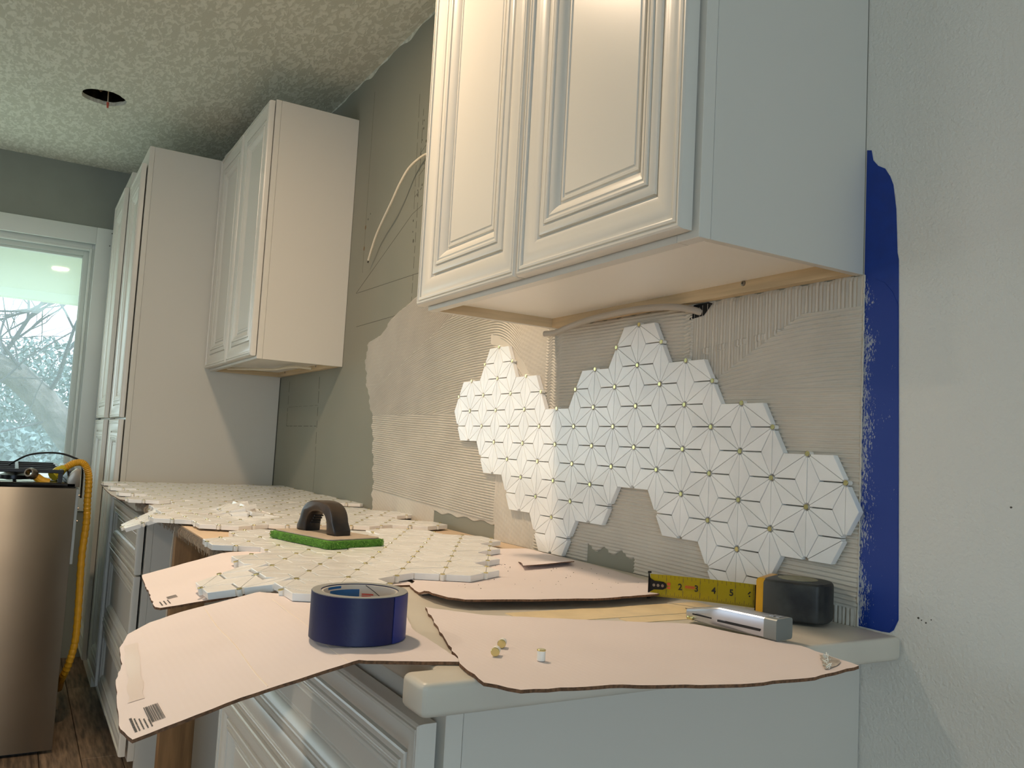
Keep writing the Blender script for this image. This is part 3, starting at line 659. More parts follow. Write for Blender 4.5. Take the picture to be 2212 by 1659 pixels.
bars(g, 'printed_text', (-.036, -.8845), (-1, 0), (0, 1), [(a * 1.25, b * 1.25, q0 * .72, q1 * .72) for a, b, q0, q1 in sp2], h2)
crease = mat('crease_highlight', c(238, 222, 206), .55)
def crs(p0, p1, hf, r_=.0011):
    n = 22; return MB().tube([(p0[0] + (p1[0] - p0[0]) * i / n, p0[1] + (p1[1] - p0[1]) * i / n, hf(p0[0] + (p1[0] - p0[0]) * i / n, p0[1] + (p1[1] - p0[1]) * i / n) + .0026) for i in range(n + 1)], r_, 6)
obj('crease', crs((-.035, -.775), (-.39, -.765), h2), crease, g)
obj('crease', crs((-.022, -.703), (-.372, -.690), h2, .0008), crease, g)
obj('crease', crs((-.07, -.66), (-.02, -.64), h2, .0008), crease, g)
# pale torn tape strip along the outer edge
def strip(p0, p1, wd, hf, lift=.0004):
    mb = MB(); n = 14; d = Vector((p1[0] - p0[0], p1[1] - p0[1])).normalized(); t_ = Vector((-d.y, d.x)); prev = None
    for i in range(n + 1):
        q = Vector(p0) + (Vector(p1) - Vector(p0)) * i / n; w0 = wd * random.uniform(.75, 1.1); a = q + t_ * w0 / 2; b = q - t_ * w0 / 2
        cur = (mb.bm.verts.new((a.x, a.y, hf(a.x, a.y) + .0032 + lift)), mb.bm.verts.new((b.x, b.y, hf(b.x, b.y) + .0032 + lift)))
        if prev: f = mb.bm.faces.new((prev[0], prev[1], cur[1], cur[0])); f.smooth = False
        prev = cur
    bmesh.ops.recalc_face_normals(mb.bm, faces=mb.bm.faces)
    for f in mb.bm.faces:
        if f.normal.z < 0: f.normal_flip()
    return mb
obj('clear_tape_strip', strip((-.12, -.874), (-.33, -.856), .014, h2), mat('shiny_packing_tape', c(226, 209, 199), .35), g)
# second sheet with barcode, behind
def h3(x, y): d = max(0, -.655 - y); return -.0004 - .24 * d
poly3 = [(-.415, -.46), (-.42, -.60), (-.44, -.68), (-.505, -.80), (-.52, -.805), (-.62, -.80), (-.72, -.795), (-.785, -.79), (-.80, -.69), (-.815, -.62), (-.81, -.52), (-.6, -.45)]
g = thing('cardboard_sheet', 'cardboard corner with small barcode hanging out beneath the mosaic sheets', 'cardboard', (-.6, -.66, 0))
obj('board', sheetmesh(poly3, h3, .0032, .02, .001), [card, cardedge], g)
spec3 = []; a = 0
while a < .018: w_ = random.choice((.0006, .001)); spec3.append((a, a + w_, 0, .013)); a += w_ + random.choice((.0006, .0009))
bars(g, 'barcode', (-.545, -.785), (-1, 0), (0, 1), [(a, b, c_, d) for a, b, c_, d in spec3], h3)
sp4 = [(a * .004, a * .004 + .003, r_ * .005, r_ * .005 + .0016) for a in range(7) for r_ in range(3)]
bars(g, 'printed_text', (-.515, -.797), (-1, 0), (0, 1), sp4, h3)
# sheet beneath the nearest mosaic, front edge lifted
def h4(x, y):
    e = max(0, x + .36) ; return .0006 + min(.0095, 4.2 * e * e * (1 if y < -.12 else max(0, (-.04 - y) / .08)))
poly4 = [(-.409, -.472), (-.33, -.49), (-.29, -.492), (-.255, -.485), (-.235, -.47), (-.215, -.38), (-.20, -.275), (-.21, -.17), (-.235, -.10), (-.29, -.066), (-.40, -.05), (-.55, -.03), (-.70, -.03), (-.80, -.03), (-.80, -.40), (-.60, -.44), (-.44, -.45)]
g = thing('cardboard_sheet', 'cardboard under the nearest mosaic sheet, its lifted front edge casting a shadow', 'cardboard', (-.5, -.26, 0))
obj('board', sheetmesh(poly4, h4, .0030, .02, .0012), [card, cardedge], g)
fz = MB()
for k in range(60):
    x = random.uniform(-.60, -.24); y = random.uniform(-.42, -.07); s_ = random.uniform(.0003, .0010); fz.box(x, x + s_, y, y + s_ * 1.6, h4(x, y) + .0036, h4(x, y) + .0036 + s_)
o = obj('mortar_crumbs', fz, mat('mortar_crumb', c(120, 112, 100), .9)); tag(o, 'scattered grey mortar crumbs on the cardboard below the mosaic wall', 'crumbs', kind='stuff')
g = obj('cardboard_scrap', sheetmesh([(-.512, -.213), (-.535, -.13), (-.553, -.077), (-.60, -.055), (-.70, -.045), (-.66, -.12), (-.60, -.17)], lambda x, y: .0042 + .006 * max(0, min(1, (x + .60) / .05)), .0015, .015, .001), [card, cardedge]); tag(g, 'thin torn cardboard scrap lying near the wall behind the mosaic end', 'cardboard')
g = obj('cardboard_sheet', sheetmesh([(-2.87, -.69), (-2.60, -.70), (-2.30, -.705), (-2.08, -.70), (-1.99, -.675), (-1.80, -.62), (-1.80, -.5), (-2.86, -.45)], lambda x, y: .0 - max(0, (-y - .66)) * .1, .003, .03, .001), [mat('white_card', c(212, 206, 200), .55), cardedge]); tag(g, 'whitish board corner poking out at the far end by the tall cabinets', 'cardboard')
# masking tape and putty patches between the two cardboards
o = obj('masking_tape_strip', MB().box(-.20, -.135, -.43, -.10, -.0002, .0006).box(-.13, -.10, -.30, -.16, .0, .0008), mat('masking_tape', c(226, 204, 162), .6, noise_amt=.06, nscale=30)); tag(o, 'cream masking tape stuck on the worktop between two cardboards', 'tape')

# ------------------------------------------------------------------ blue tape on the wall
def walltape():
    ol = [(.002, .655), (.009, .653), (.012, .638), (.02, .628), (.031, .621), (.039, .608), (.044, .595), (.049, .56), (.052, .50), (.054, .491), (.0585, .25), (.0625, .02), (.056, .006), (.050, .0016), (.039, .0008), (.002, .0012)]
    mb = MB().prism(ol, .0006, 'y', -.0009); return mb
g = thing('wall_tape', 'long strip of blue painter tape on the wall at the worktop end', 'tape', (.03, -.0005, .001))
obj('tape_strip', walltape(), blue, g)
obj('tape_strip', MB().prism([(.002, .472), (.018, .470), (.034, .462), (.046, .448), (.0545, .43), (.0585, .25), (.0620, .02), (.050, .003), (.002, .003)], .0005, 'y', -.0014), blue, g)
def smeared():
    m = mat('smeared_blue_tape', c(0, 50, 138), .5); nt = m.node_tree; N = nt.nodes; L = nt.links; b = N['Principled BSDF']
    g_ = N.new('ShaderNodeNewGeometry'); mp = N.new('ShaderNodeMapping'); mp.inputs['Scale'].default_value = (1.6, 1, .55); L.new(g_.outputs['Position'], mp.inputs[0])
    n1 = N.new('ShaderNodeTexNoise'); n1.inputs['Scale'].default_value = 420; n1.inputs['Detail'].default_value = 2; L.new(mp.outputs[0], n1.inputs[0])
    n2 = N.new('ShaderNodeTexNoise'); n2.inputs['Scale'].default_value = 28; n2.inputs['Detail'].default_value = 2; L.new(g_.outputs['Position'], n2.inputs[0])
    sp = N.new('ShaderNodeSeparateXYZ'); L.new(g_.outputs['Position'], sp.inputs[0])
    mx = N.new('ShaderNodeMapRange'); mx.inputs['From Min'].default_value = .006; mx.inputs['From Max'].default_value = .030; mx.inputs['To Min'].default_value = .10; mx.inputs['To Max'].default_value = -.22; L.new(sp.outputs[0], mx.inputs[0])
    mz = N.new('ShaderNodeMapRange'); mz.inputs['From Min'].default_value = Z0 + .38; mz.inputs['From Max'].default_value = Z0 + .48; mz.inputs['To Min'].default_value = 0; mz.inputs['To Max'].default_value = -.14; L.new(sp.outputs[2], mz.inputs[0])
    def add(a, b_, op='ADD', v=None):
        q = N.new('ShaderNodeMath'); q.operation = op; L.new(a, q.inputs[0])
        if v is None: L.new(b_, q.inputs[1])
        else: q.inputs[1].default_value = v
        return q.outputs[0]
    t = add(add(add(n1.outputs[0], mx.outputs[0]), mz.outputs[0]), add(n2.outputs[0], None, 'MULTIPLY', .55))
    rr = N.new('ShaderNodeValToRGB'); rr.color_ramp.elements[0].position = .80; rr.color_ramp.elements[1].position = .90; L.new(t, rr.inputs[0])
    mc = N.new('ShaderNodeMix'); mc.data_type = 'RGBA'; mc.inputs[6].default_value = (*c(0, 50, 138), 1); mc.inputs[7].default_value = (*c(158, 164, 176), 1); L.new(rr.outputs[0], mc.inputs[0]); L.new(mc.outputs[2], b.inputs['Base Color'])
    return m
g.children[1].data.materials[0] = smeared()
mdge = MB(); zz = 0
while zz < .475:
    l = random.uniform(.003, .010); mdge.box(.0026 + random.uniform(-.0004, .0004), .0042 + random.uniform(-.0004, .0008), -.0030 - random.uniform(0, .0010), -.0016, zz, zz + l, .0004, 1); zz += l * random.uniform(.7, 1.0)
o = obj('mortar_ridge', mdge, mortar); tag(o, 'thin raised mortar bead along the left edge of the blue tape', 'mortar', kind='stuff')

# pencil lines and punched holes on the bare wall
def wline(p0, p1, r_=.0012, dash=None):
    mb = MB(); p0 = Vector(p0); p1 = Vector(p1); L_ = (p1 - p0).length; d = (p1 - p0) / L_; n_ = Vector((-d.y, d.x)); segs = []
    if dash:
        a = 0
        while a < L_: b = min(L_, a + random.uniform(.4, 1.6) * dash); segs.append((a, b)); a = b + random.uniform(.1, .6) * dash
    else: segs = [(0, L_)]
    for a, b in segs:
        q = [p0 + d * a + n_ * r_, p0 + d * b + n_ * r_, p0 + d * b - n_ * r_, p0 + d * a - n_ * r_]; mb.prism([(v.x, v.y) for v in q], .0003, 'y', -.0004)
    return mb
wb_ = bpy.data.objects['wall_back']
for a, b, ds, r_ in (((-2.07, .734), (-1.612, .918), None, .0011), ((-2.07, .733), (-1.516, .722), None, .0009), ((-2.045, .612), (-1.52, .612), None, .0010), ((-1.612, 1.30), (-1.60, .915), .05, .0010), ((-1.612, .918), (-1.54, .93), None, .0011), ((-1.575, 1.24), (-1.575, .60), .03, .0014),
                     ((-2.83, .455), (-2.83, .265), .03, .0022), ((-2.83, .265), (-2.413, .265), .05, .0018), ((-2.42, .455), (-2.405, .17), .03, .0024), ((-2.82, .345), (-2.42, .345), .06, .0008), ((-2.40, .17), (-2.40, .01), None, .0010), ((-1.58, 1.10), (-1.54, 1.115), .03, .0012), ((-1.58, 1.03), (-1.54, 1.045), .03, .0012), ((-1.60, .97), (-1.54, .99), .03, .0014), ((-2.02, 1.45), (-2.02, .80), None, .0005)):
    obj('pencil_line', wline(a, b, r_ * .6, ds), pencil, wb_)
for (x, z, s_) in ((-1.565, 1.175, .004), (-1.57, 1.14, .003), (-1.54, 1.128, .0045), (-1.573, 1.095, .004), (-1.575, 1.08, .003), (-1.545, 1.06, .004), (-1.55, .995, .004), (-1.58, .985, .003), (-1.58, .97, .004), (-1.60, .895, .004), (-1.598, .86, .003), (-1.59, .83, .006), (-2.02, .96, .008), (-2.0, .985, .004), (-2.02, .885, .008), (-1.98, 1.0, .003), (-1.565, 1.2, .003)):
    obj('drill_hole', MB().prism([(x + s_ * math.cos(k) * .7, z + s_ * math.sin(k)) for k in [i * math.pi / 5 for i in range(10)]], .0004, 'y', -.0005), pencil if s_ < .007 else mat('wall_scuff', c(120, 98, 70), .9), wb_)
# tall panel / wall seam
obj('seam', MB().box(-2.9735, -2.9715, -.004, -.0005, 0, .477), pencil, wb_)

for x, z, s_ in ((.090, .028, .0014), (.094, .026, .0008), (.100, .024, .001), (.107, .029, .0007), (.203, .175, .0012)):
    obj('wall_speck', MB().prism([(x + s_ * math.cos(k_) * random.uniform(.6, 1.4), z + s_ * math.sin(k_)) for k_ in [i * math.pi / 4 for i in range(8)]], .0004, 'y', -.0005), pencil, wb_)
edge = [(-2.62, H), (-1.20, H)]; x = -1.20
while x > -2.62: edge.append((x, H - (.003 + .012 * max(0, noise.noise(Vector((x * 9, 0, 0))) + .25) * 1.6))); x -= random.uniform(.006, .018)
obj('ceiling_paint_edge', MB().prism(edge[:1] + edge[:0] + [(-1.20, H - .0002)] + edge[2:], .0006, 'y', -.0007), ceilm, wb_)
fs_ = obj('filler_strip', MB().prism([(-2.955, -.318), (-2.44, -.300), (-2.44, -.292), (-2.955, -.306)], .014, 'z', 1.3925), cab); tag(fs_, 'narrow white filler strip lying on top of the smaller far wall cabinet', 'trim')
# ------------------------------------------------------------------ electrical cables
romex = mat('cable_sheath_cream', c(226, 214, 190), .45)
greyc = mat('cable_sheath_grey', c(176, 166, 152), .5)
def smooth(pts, n=8):
    out = []; P_ = [Vector(p) for p in pts]; P_ = [P_[0]] + P_ + [P_[-1]]
    for i in range(1, len(P_) - 2):
        for k in range(n):
            t_ = k / n; a, b, c_, d = P_[i - 1:i + 3]; out.append(.5 * ((2 * b) + (c_ - a) * t_ + (2 * a - 5 * b + 4 * c_ - d) * t_ ** 2 + (3 * b - a - 3 * c_ + d) * t_ ** 3))
    out.append(P_[-2]); return out
g = thing('electrical_cable', 'cream cable looping out of the wall beside the large wall cabinet', 'cable', (-1.7, -.02, .81))
obj('sheath', MB().tube(smooth([(-1.50, .0, 1.078), (-1.53, -.012, 1.077), (-1.585, -.03, 1.052), (-1.63, -.04, 1.01), (-1.69, -.04, .965), (-1.76, -.035, .93), (-1.83, -.03, .89), (-1.88, -.025, .85), (-1.915, -.02, .823)]), .0036, 10), romex, g)
obj('cut_end', MB().tube([(-1.9145, -.0202, .8235), (-1.922, -.019, .816)], .0026, 8), pencil, g, label='dark cut wire end')
g = thing('electrical_cable', 'grey cable stub hanging under the back of the large wall cabinet', 'cable', (-.55, -.04, .46))
obj('sheath', MB().tube(smooth([(-.318, .0, .462), (-.335, -.012, .468), (-.37, -.028, .4745), (-.44, -.036, .4785), (-.52, -.038, .478), (-.60, -.040, .474), (-.665, -.042, .466), (-.70, -.046, .459), (-.735, -.052, .4585)]), .0062, 12), greyc, g)
obj('cut_end', MB().tube([(-.7345, -.0519, .4585), (-.7365, -.0522, .4585)], .0042, 12), pencil, g, label='black cut end')
obj('copper_core', MB().tube([(-.736, -.0521, .4585), (-.739, -.0525, .4585)], .0014, 8), brass, g)
g = obj('cable_hole', MB().prism([(-.345, .452), (-.31, .456), (-.29, .474), (-.30, .4775), (-.335, .4765)], .0004, 'y', -.0042), mat('hole_black', (.004, .004, .004), 1)); tag(g, 'dark slot in the wall where the grey cable comes out', 'hole')
g = thing('electrical_cable', 'thin pale cable coiled under the smaller far wall cabinet', 'cable', (-2.6, -.15, .48))
obj('sheath', MB().tube(smooth([(-2.90, -.22, .492), (-2.82, -.26, .486), (-2.70, -.20, .482), (-2.60, -.13, .482), (-2.45, -.10, .486), (-2.40, -.04, .482)]), .005, 8), romex, g)

# ------------------------------------------------------------------ roll of blue tape
rx, ry, rz = -.114, -.662, .0042
g = thing('tape_roll', 'full roll of blue painter tape standing on the hanging cardboard', 'tape roll', (rx, ry, rz))
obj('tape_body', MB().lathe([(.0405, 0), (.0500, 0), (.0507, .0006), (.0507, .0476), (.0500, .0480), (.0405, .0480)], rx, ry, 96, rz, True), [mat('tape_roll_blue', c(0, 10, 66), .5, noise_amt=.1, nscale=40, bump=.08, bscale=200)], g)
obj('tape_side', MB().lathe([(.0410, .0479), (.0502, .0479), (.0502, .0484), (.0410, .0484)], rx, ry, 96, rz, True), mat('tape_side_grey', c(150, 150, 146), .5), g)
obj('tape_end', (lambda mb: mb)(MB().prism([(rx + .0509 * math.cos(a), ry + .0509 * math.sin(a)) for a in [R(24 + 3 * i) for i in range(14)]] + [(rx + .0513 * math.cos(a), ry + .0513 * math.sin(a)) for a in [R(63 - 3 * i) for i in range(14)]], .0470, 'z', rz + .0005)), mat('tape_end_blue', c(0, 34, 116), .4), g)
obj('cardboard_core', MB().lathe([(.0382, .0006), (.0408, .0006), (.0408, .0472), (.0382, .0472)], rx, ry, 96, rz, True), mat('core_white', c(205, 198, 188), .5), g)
def arc(a0, a1, z0_, z1_, m, nm, tilt=0):
    mb = MB(); n = 18; rr_ = .0380; prev = None
    for i in range(n + 1):
        a = R(a0 + (a1 - a0) * i / n); cur = [mb.bm.verts.new((rx + rr_ * math.cos(a), ry + rr_ * math.sin(a), rz + zz + tilt * i / n)) for zz in (z0_, z1_)]
        if prev: mb.bm.faces.new((prev[0], cur[0], cur[1], prev[1]))
        prev = cur
    return obj(nm, mb, m, g)
pb = mat('print_teal_blue', c(20, 90, 150), .5); prd = mat('print_red', c(200, 70, 60), .5)
arc(160, 216, .0335, .0425, pb, 'printed_block'); arc(192, 222, .0440, .0466, pb, 'printed_block'); arc(136, 156, .0365, .0380, prd, 'printed_text'); arc(140, 156, .0345, .0358, prd, 'printed_text'); arc(150, 118, .0465, .0475, ink, 'core_seam', -.013)

# ------------------------------------------------------------------ green scrub float
hd = Vector((.963, .27, 0)).normalized(); wd = Vector((-hd.y, hd.x, 0)); cen = Vector((-.862, -.452, 0)); fz0 = .0125
g = thing('scrub_float', 'grout float with green scrubbing pad and black arched handle', 'float', (cen.x, cen.y, fz0))
def fr(u, v, z): q = cen + hd * u + wd * v; return (q.x, q.y, z)
def rrect(a, b, r_, n=5):
    out = []
    for cx_, cy_, s0 in ((a - r_, b - r_, 0), (-a + r_, b - r_, 90), (-a + r_, -b + r_, 180), (a - r_, -b + r_, 270)):
        for k in range(n + 1): t_ = R(s0 + 90 * k / n); out.append((cx_ + r_ * math.cos(t_), cy_ + r_ * math.sin(t_)))
    return out
def flat(pts, z0_, z1_, bev=0, seg=2):
    return MB().prism([fr(u, v, 0)[:2] for u, v in pts], z1_ - z0_, 'z', z0_, bev, seg)
pad = flat(rrect(.103, .064, .012), fz0, fz0 + .015, .003)
obj('scrub_pad', pad, mat('green_scrub', c(78, 128, 40), .95, noise_amt=.25, nscale=120, bump=1, bscale=260, bdist=.004), g)
ff = MB()
per = rrect(.104, .065, .012, 6); nper = len(per)
for k in range(3600):
    i = random.randrange(nper); a_ = per[i]; b_ = per[(i + 1) % nper]; L_ = math.hypot(b_[0] - a_[0], b_[1] - a_[1])
    if random.random() > min(1, L_ / .05 + .05): continue
    t_ = random.random(); u = a_[0] + (b_[0] - a_[0]) * t_; v = a_[1] + (b_[1] - a_[1]) * t_; z = fz0 + random.uniform(.001, .014); o_ = random.uniform(.0008, .003)
    ll = math.hypot(u, v); nu, nv_ = (0, math.copysign(1, v)) if abs(abs(v) - .065) < .004 else (math.copysign(1, u), 0)
    p0 = Vector(fr(u, v, z)); p1 = Vector(fr(u + nu * o_, v + nv_ * o_, z + random.uniform(-.002, .002))); s_ = Vector((random.gauss(0, 1), random.gauss(0, 1), random.gauss(0, 1))).normalized() * .0009
    ff.quad(p0 - s_, p0 + s_, p1 + s_ * .6, p1 - s_ * .6)
o = obj('pad_fibres', ff, mat('green_fibre', c(112, 156, 66), .9), g); o['kind'] = 'stuff'
obj('backing_plate', flat(rrect(.097, .058, .010), fz0 + .0152, fz0 + .0178, .0008), mat('plate_grey', c(176, 160, 140), .6, noise_amt=.1, nscale=60), g)
def arch():
    n = 26; secs = []; hh = .062; out = []
    mb = MB(); rings = []
    outer = []; inner = []
    for i in range(n + 1):
        t_ = math.pi * i / n; cu = -math.copysign(abs(math.cos(t_)) ** .75, math.cos(t_))
        outer.append((-.013 + .060 * cu, hh * max(0, math.sin(t_)) ** .62)); inner.append((-.013 + .036 * cu, max(0, (hh - .021) * max(0, math.sin(t_)) ** .60)))
    outer = [(-.013 - .068, 0), (-.013 - .068, .010)] + outer[2:-2] + [(-.013 + .068, .010), (-.013 + .068, 0)]
    inner = [(-.013 - .036, 0)] + inner[1:-1] + [(-.013 + .036, 0)]
    pl_ = outer + inner[::-1]
    bm = mb.bm; fs = []
    for v in (-.019, .019):
        fv = [bm.verts.new(fr(u, v, fz0 + .0178 + z)) for u, z in pl_]; fs.append(fv)
    no = len(outer); ni = len(inner)
    m_ = len(pl_)
    for i in range(m_): bm.faces.new((fs[0][i], fs[0][(i + 1) % m_], fs[1][(i + 1) % m_], fs[1][i]))
    for f_ in fs: bm.faces.new(f_)
    bmesh.ops.recalc_face_normals(bm, faces=bm.faces)
    es = [e for e in bm.edges if any(len(f.verts) > 6 for f in e.link_faces)]
    bmesh.ops.bevel(bm, geom=es, offset=.005, segments=3, affect='EDGES', profile=.5)
    for f in bm.faces: f.smooth = len(f.verts) <= 6
    return mb
obj('handle', arch(), mat('worn_black_plastic', c(30, 31, 35), .3, noise_amt=.5, nscale=18, col2=c(70, 56, 44)), g)
for k in range(4): obj('grip_rib', MB().tube([fr(-.043 + k * .004, -.010, fz0 + .034 + k * .005), fr(-.043 + k * .004, .010, fz0 + .034 + k * .005)], .0018, 6), black, g)

# ------------------------------------------------------------------ tape measure
A_ = Vector((.887, .4625, 0)).normalized(); B_ = Vector((.4625, -.887, 0)).normalized(); P0 = Vector((-.076, -.110, 0))
g = thing('tape_measure', 'black and yellow tape measure lying on its side with blade pulled out', 'tape measure', (P0.x, P0.y, 0))
def tm(a, b, z): q = P0 + A_ * a + B_ * b; return (q.x, q.y, z)
def tmflat(pts, z0_, z1_, bev=0, seg=3): return MB().prism([tm(a, b, 0)[:2] for a, b in pts], z1_ - z0_, 'z', z0_, bev, seg)
yel = mat('tape_yellow', c(196, 178, 34), .35); yelc = mat('case_yellow', c(222, 160, 34), .35, noise_amt=.08, nscale=40)
body = [(.010, 0), (.072, 0), (.084, -.006), (.090, -.018), (.092, -.040), (.088, -.058), (.076, -.070), (.058, -.075), (.030, -.074), (.014, -.068), (.010, -.060)]
def spl(P_, n=5):
    out = []; m_ = len(P_)
    for i in range(m_):
        a, b, c_, d = [Vector(P_[(i + q) % m_]) for q in (-1, 0, 1, 2)]
        for k in range(n): t_ = k / n; v = .5 * ((2 * b) + (c_ - a) * t_ + (2 * a - 5 * b + 4 * c_ - d) * t_ ** 2 + (3 * b - a - 3 * c_ + d) * t_ ** 3); out.append((v.x, v.y))
    return out
obj('black_grip', tmflat(spl(body), .003, .056, .006), mat('scuffed_rubber', c(22, 23, 25), .55, noise_amt=.35, nscale=22, col2=c(62, 62, 58), bump=.2, bscale=120), g)
obj('yellow_case', tmflat([(0, -.001), (.012, -.001), (.014, -.030), (.014, -.066), (.0, -.060)], .004, .0565, .005), yelc, g)
obj('mouth', tmflat([(-.003, -.006), (.001, -.006), (.001, -.026), (-.003, -.026)], .010, .045, .001, 1), darkmetal, g)
obj('label_disc', MB().lathe([(.026, 0), (.026, .0012), (.001, .0016)], *tm(.046, -.038, 0)[:2], 40, .0555), mat('worn_label', c(140, 134, 104), .5, noise_amt=.2, nscale=80), g)
obj('belt_clip', tmflat([(.03, -.055), (.062, -.055), (.062, -.032), (.03, -.032)], .0, .003, .0008, 1), steel, g)
for u_, v_, s_ in ((.055, .022, .004), (.052, .0215, .002), (.06, .012, .002), (.033, .034, .002), (.036, .034, .0018)):
    pass
# blade (slightly curved across its height), from mouth outwards
bz = .012; bh = .0318; blen = .158
def blade():
    mb = MB(); n = 40; m_ = 8; fs = []
    gr = []
    for i in range(n + 1):
        u = -.002 - blen * i / n; col = []
        for j in range(m_ + 1):
            t_ = j / m_; bow = .0028 * (1 - (2 * t_ - 1) ** 2); z = bz + bh * t_ - .004 * (i / n) ** 2 + .0
            col.append(mb.bm.verts.new(tm(u, -.016 - bow, z)))
        gr.append(col)
    for i in range(n):
        for j in range(m_): mb.bm.faces.new((gr[i][j], gr[i + 1][j], gr[i + 1][j + 1], gr[i][j + 1]))
    r_ = bmesh.ops.solidify(mb.bm, geom=list(mb.bm.faces), thickness=.0003)
    bmesh.ops.recalc_face_normals(mb.bm, faces=mb.bm.faces)
    for f in mb.bm.faces: f.smooth = True
    return mb
bl = obj('blade', blade(), yel, g)
def bsurf(s_, t_, lift=.0006):  # s_ metres from hook, t_ 0..1 height
    u = -.002 - blen + s_; bow = .0028 * (1 - (2 * t_ - 1) ** 2); i = (blen - s_) / blen; z = bz + bh * t_ - .004 * i ** 2
    return Vector(tm(u, -.016 - bow, z)) + B_ * (lift + .0002)
tk_ = MB()
for i in range(0, 16 * 6 + 3):
    s_ = i * .0254 / 16; l = .34 if i % 16 == 0 else (.24 if i % 8 == 0 else (.17 if i % 4 == 0 else (.12 if i % 2 == 0 else .08)))
    if s_ < .012: continue
    for (t0, t1) in ((0.02, l), (1 - l * .8, .98)):
        if t0 > .5 and i % 4: continue
        a, b = bsurf(s_ - .0002, t0), bsurf(s_ + .0002, t0); c_, d = bsurf(s_ + .0002, t1), bsurf(s_ - .0002, t1); tk_.quad(a, b, c_, d)
for i in range(1, 7):
    s_ = i * .0254; tk_.quad(bsurf(s_ - .00015, .05), bsurf(s_ + .00015, .05), bsurf(s_ + .00015, .95), bsurf(s_ - .00015, .95))
o = obj('scale_marks', tk_, ink, bl); o['kind'] = 'stuff'
def text_mesh(s, size):
    cu = bpy.data.curves.new('t', 'FONT'); cu.body = s; cu.size = size; cu.align_x = 'CENTER'; cu.align_y = 'CENTER'; cu.offset = .0003; ob = bpy.data.objects.new('t', cu); COL.objects.link(ob)
    dg = bpy.context.evaluated_depsgraph_get(); me = bpy.data.meshes.new_from_object(ob.evaluated_get(dg)); bpy.data.objects.remove(ob); return me
numk = mat('number_black', c(26, 24, 16), .6); numr = mat('number_red', c(196, 84, 40), .6)
def place_text(s, size, s_, t_, m, nm='number'):
    me = text_mesh(s, size); me.materials.clear(); me.materials.append(m)
    ex = (bsurf(s_ + .004, t_) - bsurf(s_ - .004, t_)).normalized(); ez = Vector((0, 0, 1)); ez = (ez - ex * ez.dot(ex)).normalized(); en = ex.cross(ez); o_ = bsurf(s_, t_, .0007)
    for v in me.vertices: v.co = (o_ + ex * v.co.x + ez * v.co.y + B_ * 0) - ORIG[g.name]
    ob = bpy.data.objects.new(nm, me); link(ob, bl); return ob
for i in range(2, 7): place_text(str(i), .0125, i * .0254 - .006 + (.001 if i < 3 else 0), .5, numk)
rp = MB()
for (s0, s1, t0, t1) in ((.026, .031, .52, .66), (.026, .031, .38, .47)):
    rp.quad(bsurf(s0, t0), bsurf(s1, t0), bsurf(s1, t1), bsurf(s0, t1))
for k in range(9): s0 = .0535 + k * .0016; rp.quad(bsurf(s0, .48), bsurf(s0 + .0012, .48), bsurf(s0 + .0012, .60), bsurf(s0, .60))
obj('red_print', rp, numr, bl)
hk = MB(); Q = lambda s_, t_, l=.0012: bsurf(s_, t_, l)
hk.prism([(0, 0)] * 0 or [(0, .18), (.006, .30), (.020, .32), (.0245, .40), (.0255, .5), (.0245, .60), (.020, .68), (.006, .70), (0, .82), (-.0008, 1.1), (-.0015, 1.12), (-.0015, -.12), (-.0008, -.10)], .0008, 'z', 0)
for v in hk.bm.verts: q = Q(v.co.x, v.co.y, .0006 + v.co.z); v.co = q
ho = obj('end_hook', hk, darkmetal, g)
for s_ in (.006, .0125, .0195):
    q = Q(s_, .5, .0013); obj('rivet', MB().tube([q, q + B_ * .0010], .0022, 12), steel, ho)
lip = MB()
for t_ in (1.08, -.08): q = Q(-.001, t_, -.001); lip.box(q.x - .0015, q.x + .0015, q.y - .003, q.y + .003, q.z - .0015, q.z + .0015, .0008, 1)
obj('hook_claw', lip, darkmetal, ho)

# ------------------------------------------------------------------ utility knife
K0 = Vector((-.093, -.2165, 0)); K1 = Vector((.037, -.196, 0)); kd = (K1 - K0).normalized(); kn = Vector((-kd.y, kd.x, 0)); kz = .0046
g = thing('utility_knife', 'silver metal utility knife lying on the cardboard beside the tape measure', 'knife', (K0.x, K0.y, kz))
def kp(a, b, z): q = K0 + kd * a + kn * b; return (q.x, q.y, kz + z)
def kbody(z_lo, z_hi, a0, a1, wd_):
    mb = MB(); rings = []
    prof = lambda a: (wd_ * min(1, .55 + a / .05 * .45) * (1 if a < .12 else 1 + (a - .12) * 3), min(1, .50 + a / .06 * .5))
    n = 20
    for i in range(n + 1):
        a = a0 + (a1 - a0) * i / n; w_, hs = prof(a); h0, h1_ = z_lo, z_lo + (z_hi - z_lo) * hs; r_ = min(.0035, (h1_ - h0) * .35, w_ * .35)
        ring = []
        for (cb, cz_, s0) in ((w_ - r_, h1_ - r_, 0), (-w_ + r_, h1_ - r_, 90), (-w_ + r_, h0 + r_, 180), (w_ - r_, h0 + r_, 270)):
            for k in range(4): t_ = R(s0 + 30 * k); ring.append(mb.bm.verts.new(kp(a, cb + r_ * math.cos(t_), cz_ + r_ * math.sin(t_))))
        rings.append(ring)
    for i in range(n):
        for k in range(16): f = mb.bm.faces.new((rings[i][k], rings[i][(k + 1) % 16], rings[i + 1][(k + 1) % 16], rings[i + 1][k])); f.smooth = True
    mb.bm.faces.new(rings[0]); mb.bm.faces.new(rings[-1]); bmesh.ops.recalc_face_normals(mb.bm, faces=mb.bm.faces); return mb
obj('handle', kbody(0, .0245, .006, .142, .0155), alum, g)
obj('butt_cap', kbody(-.0002, .0249, .126, .1435, .0158), mat('grey_butt', c(132, 136, 134), .45, metal=.4), g)
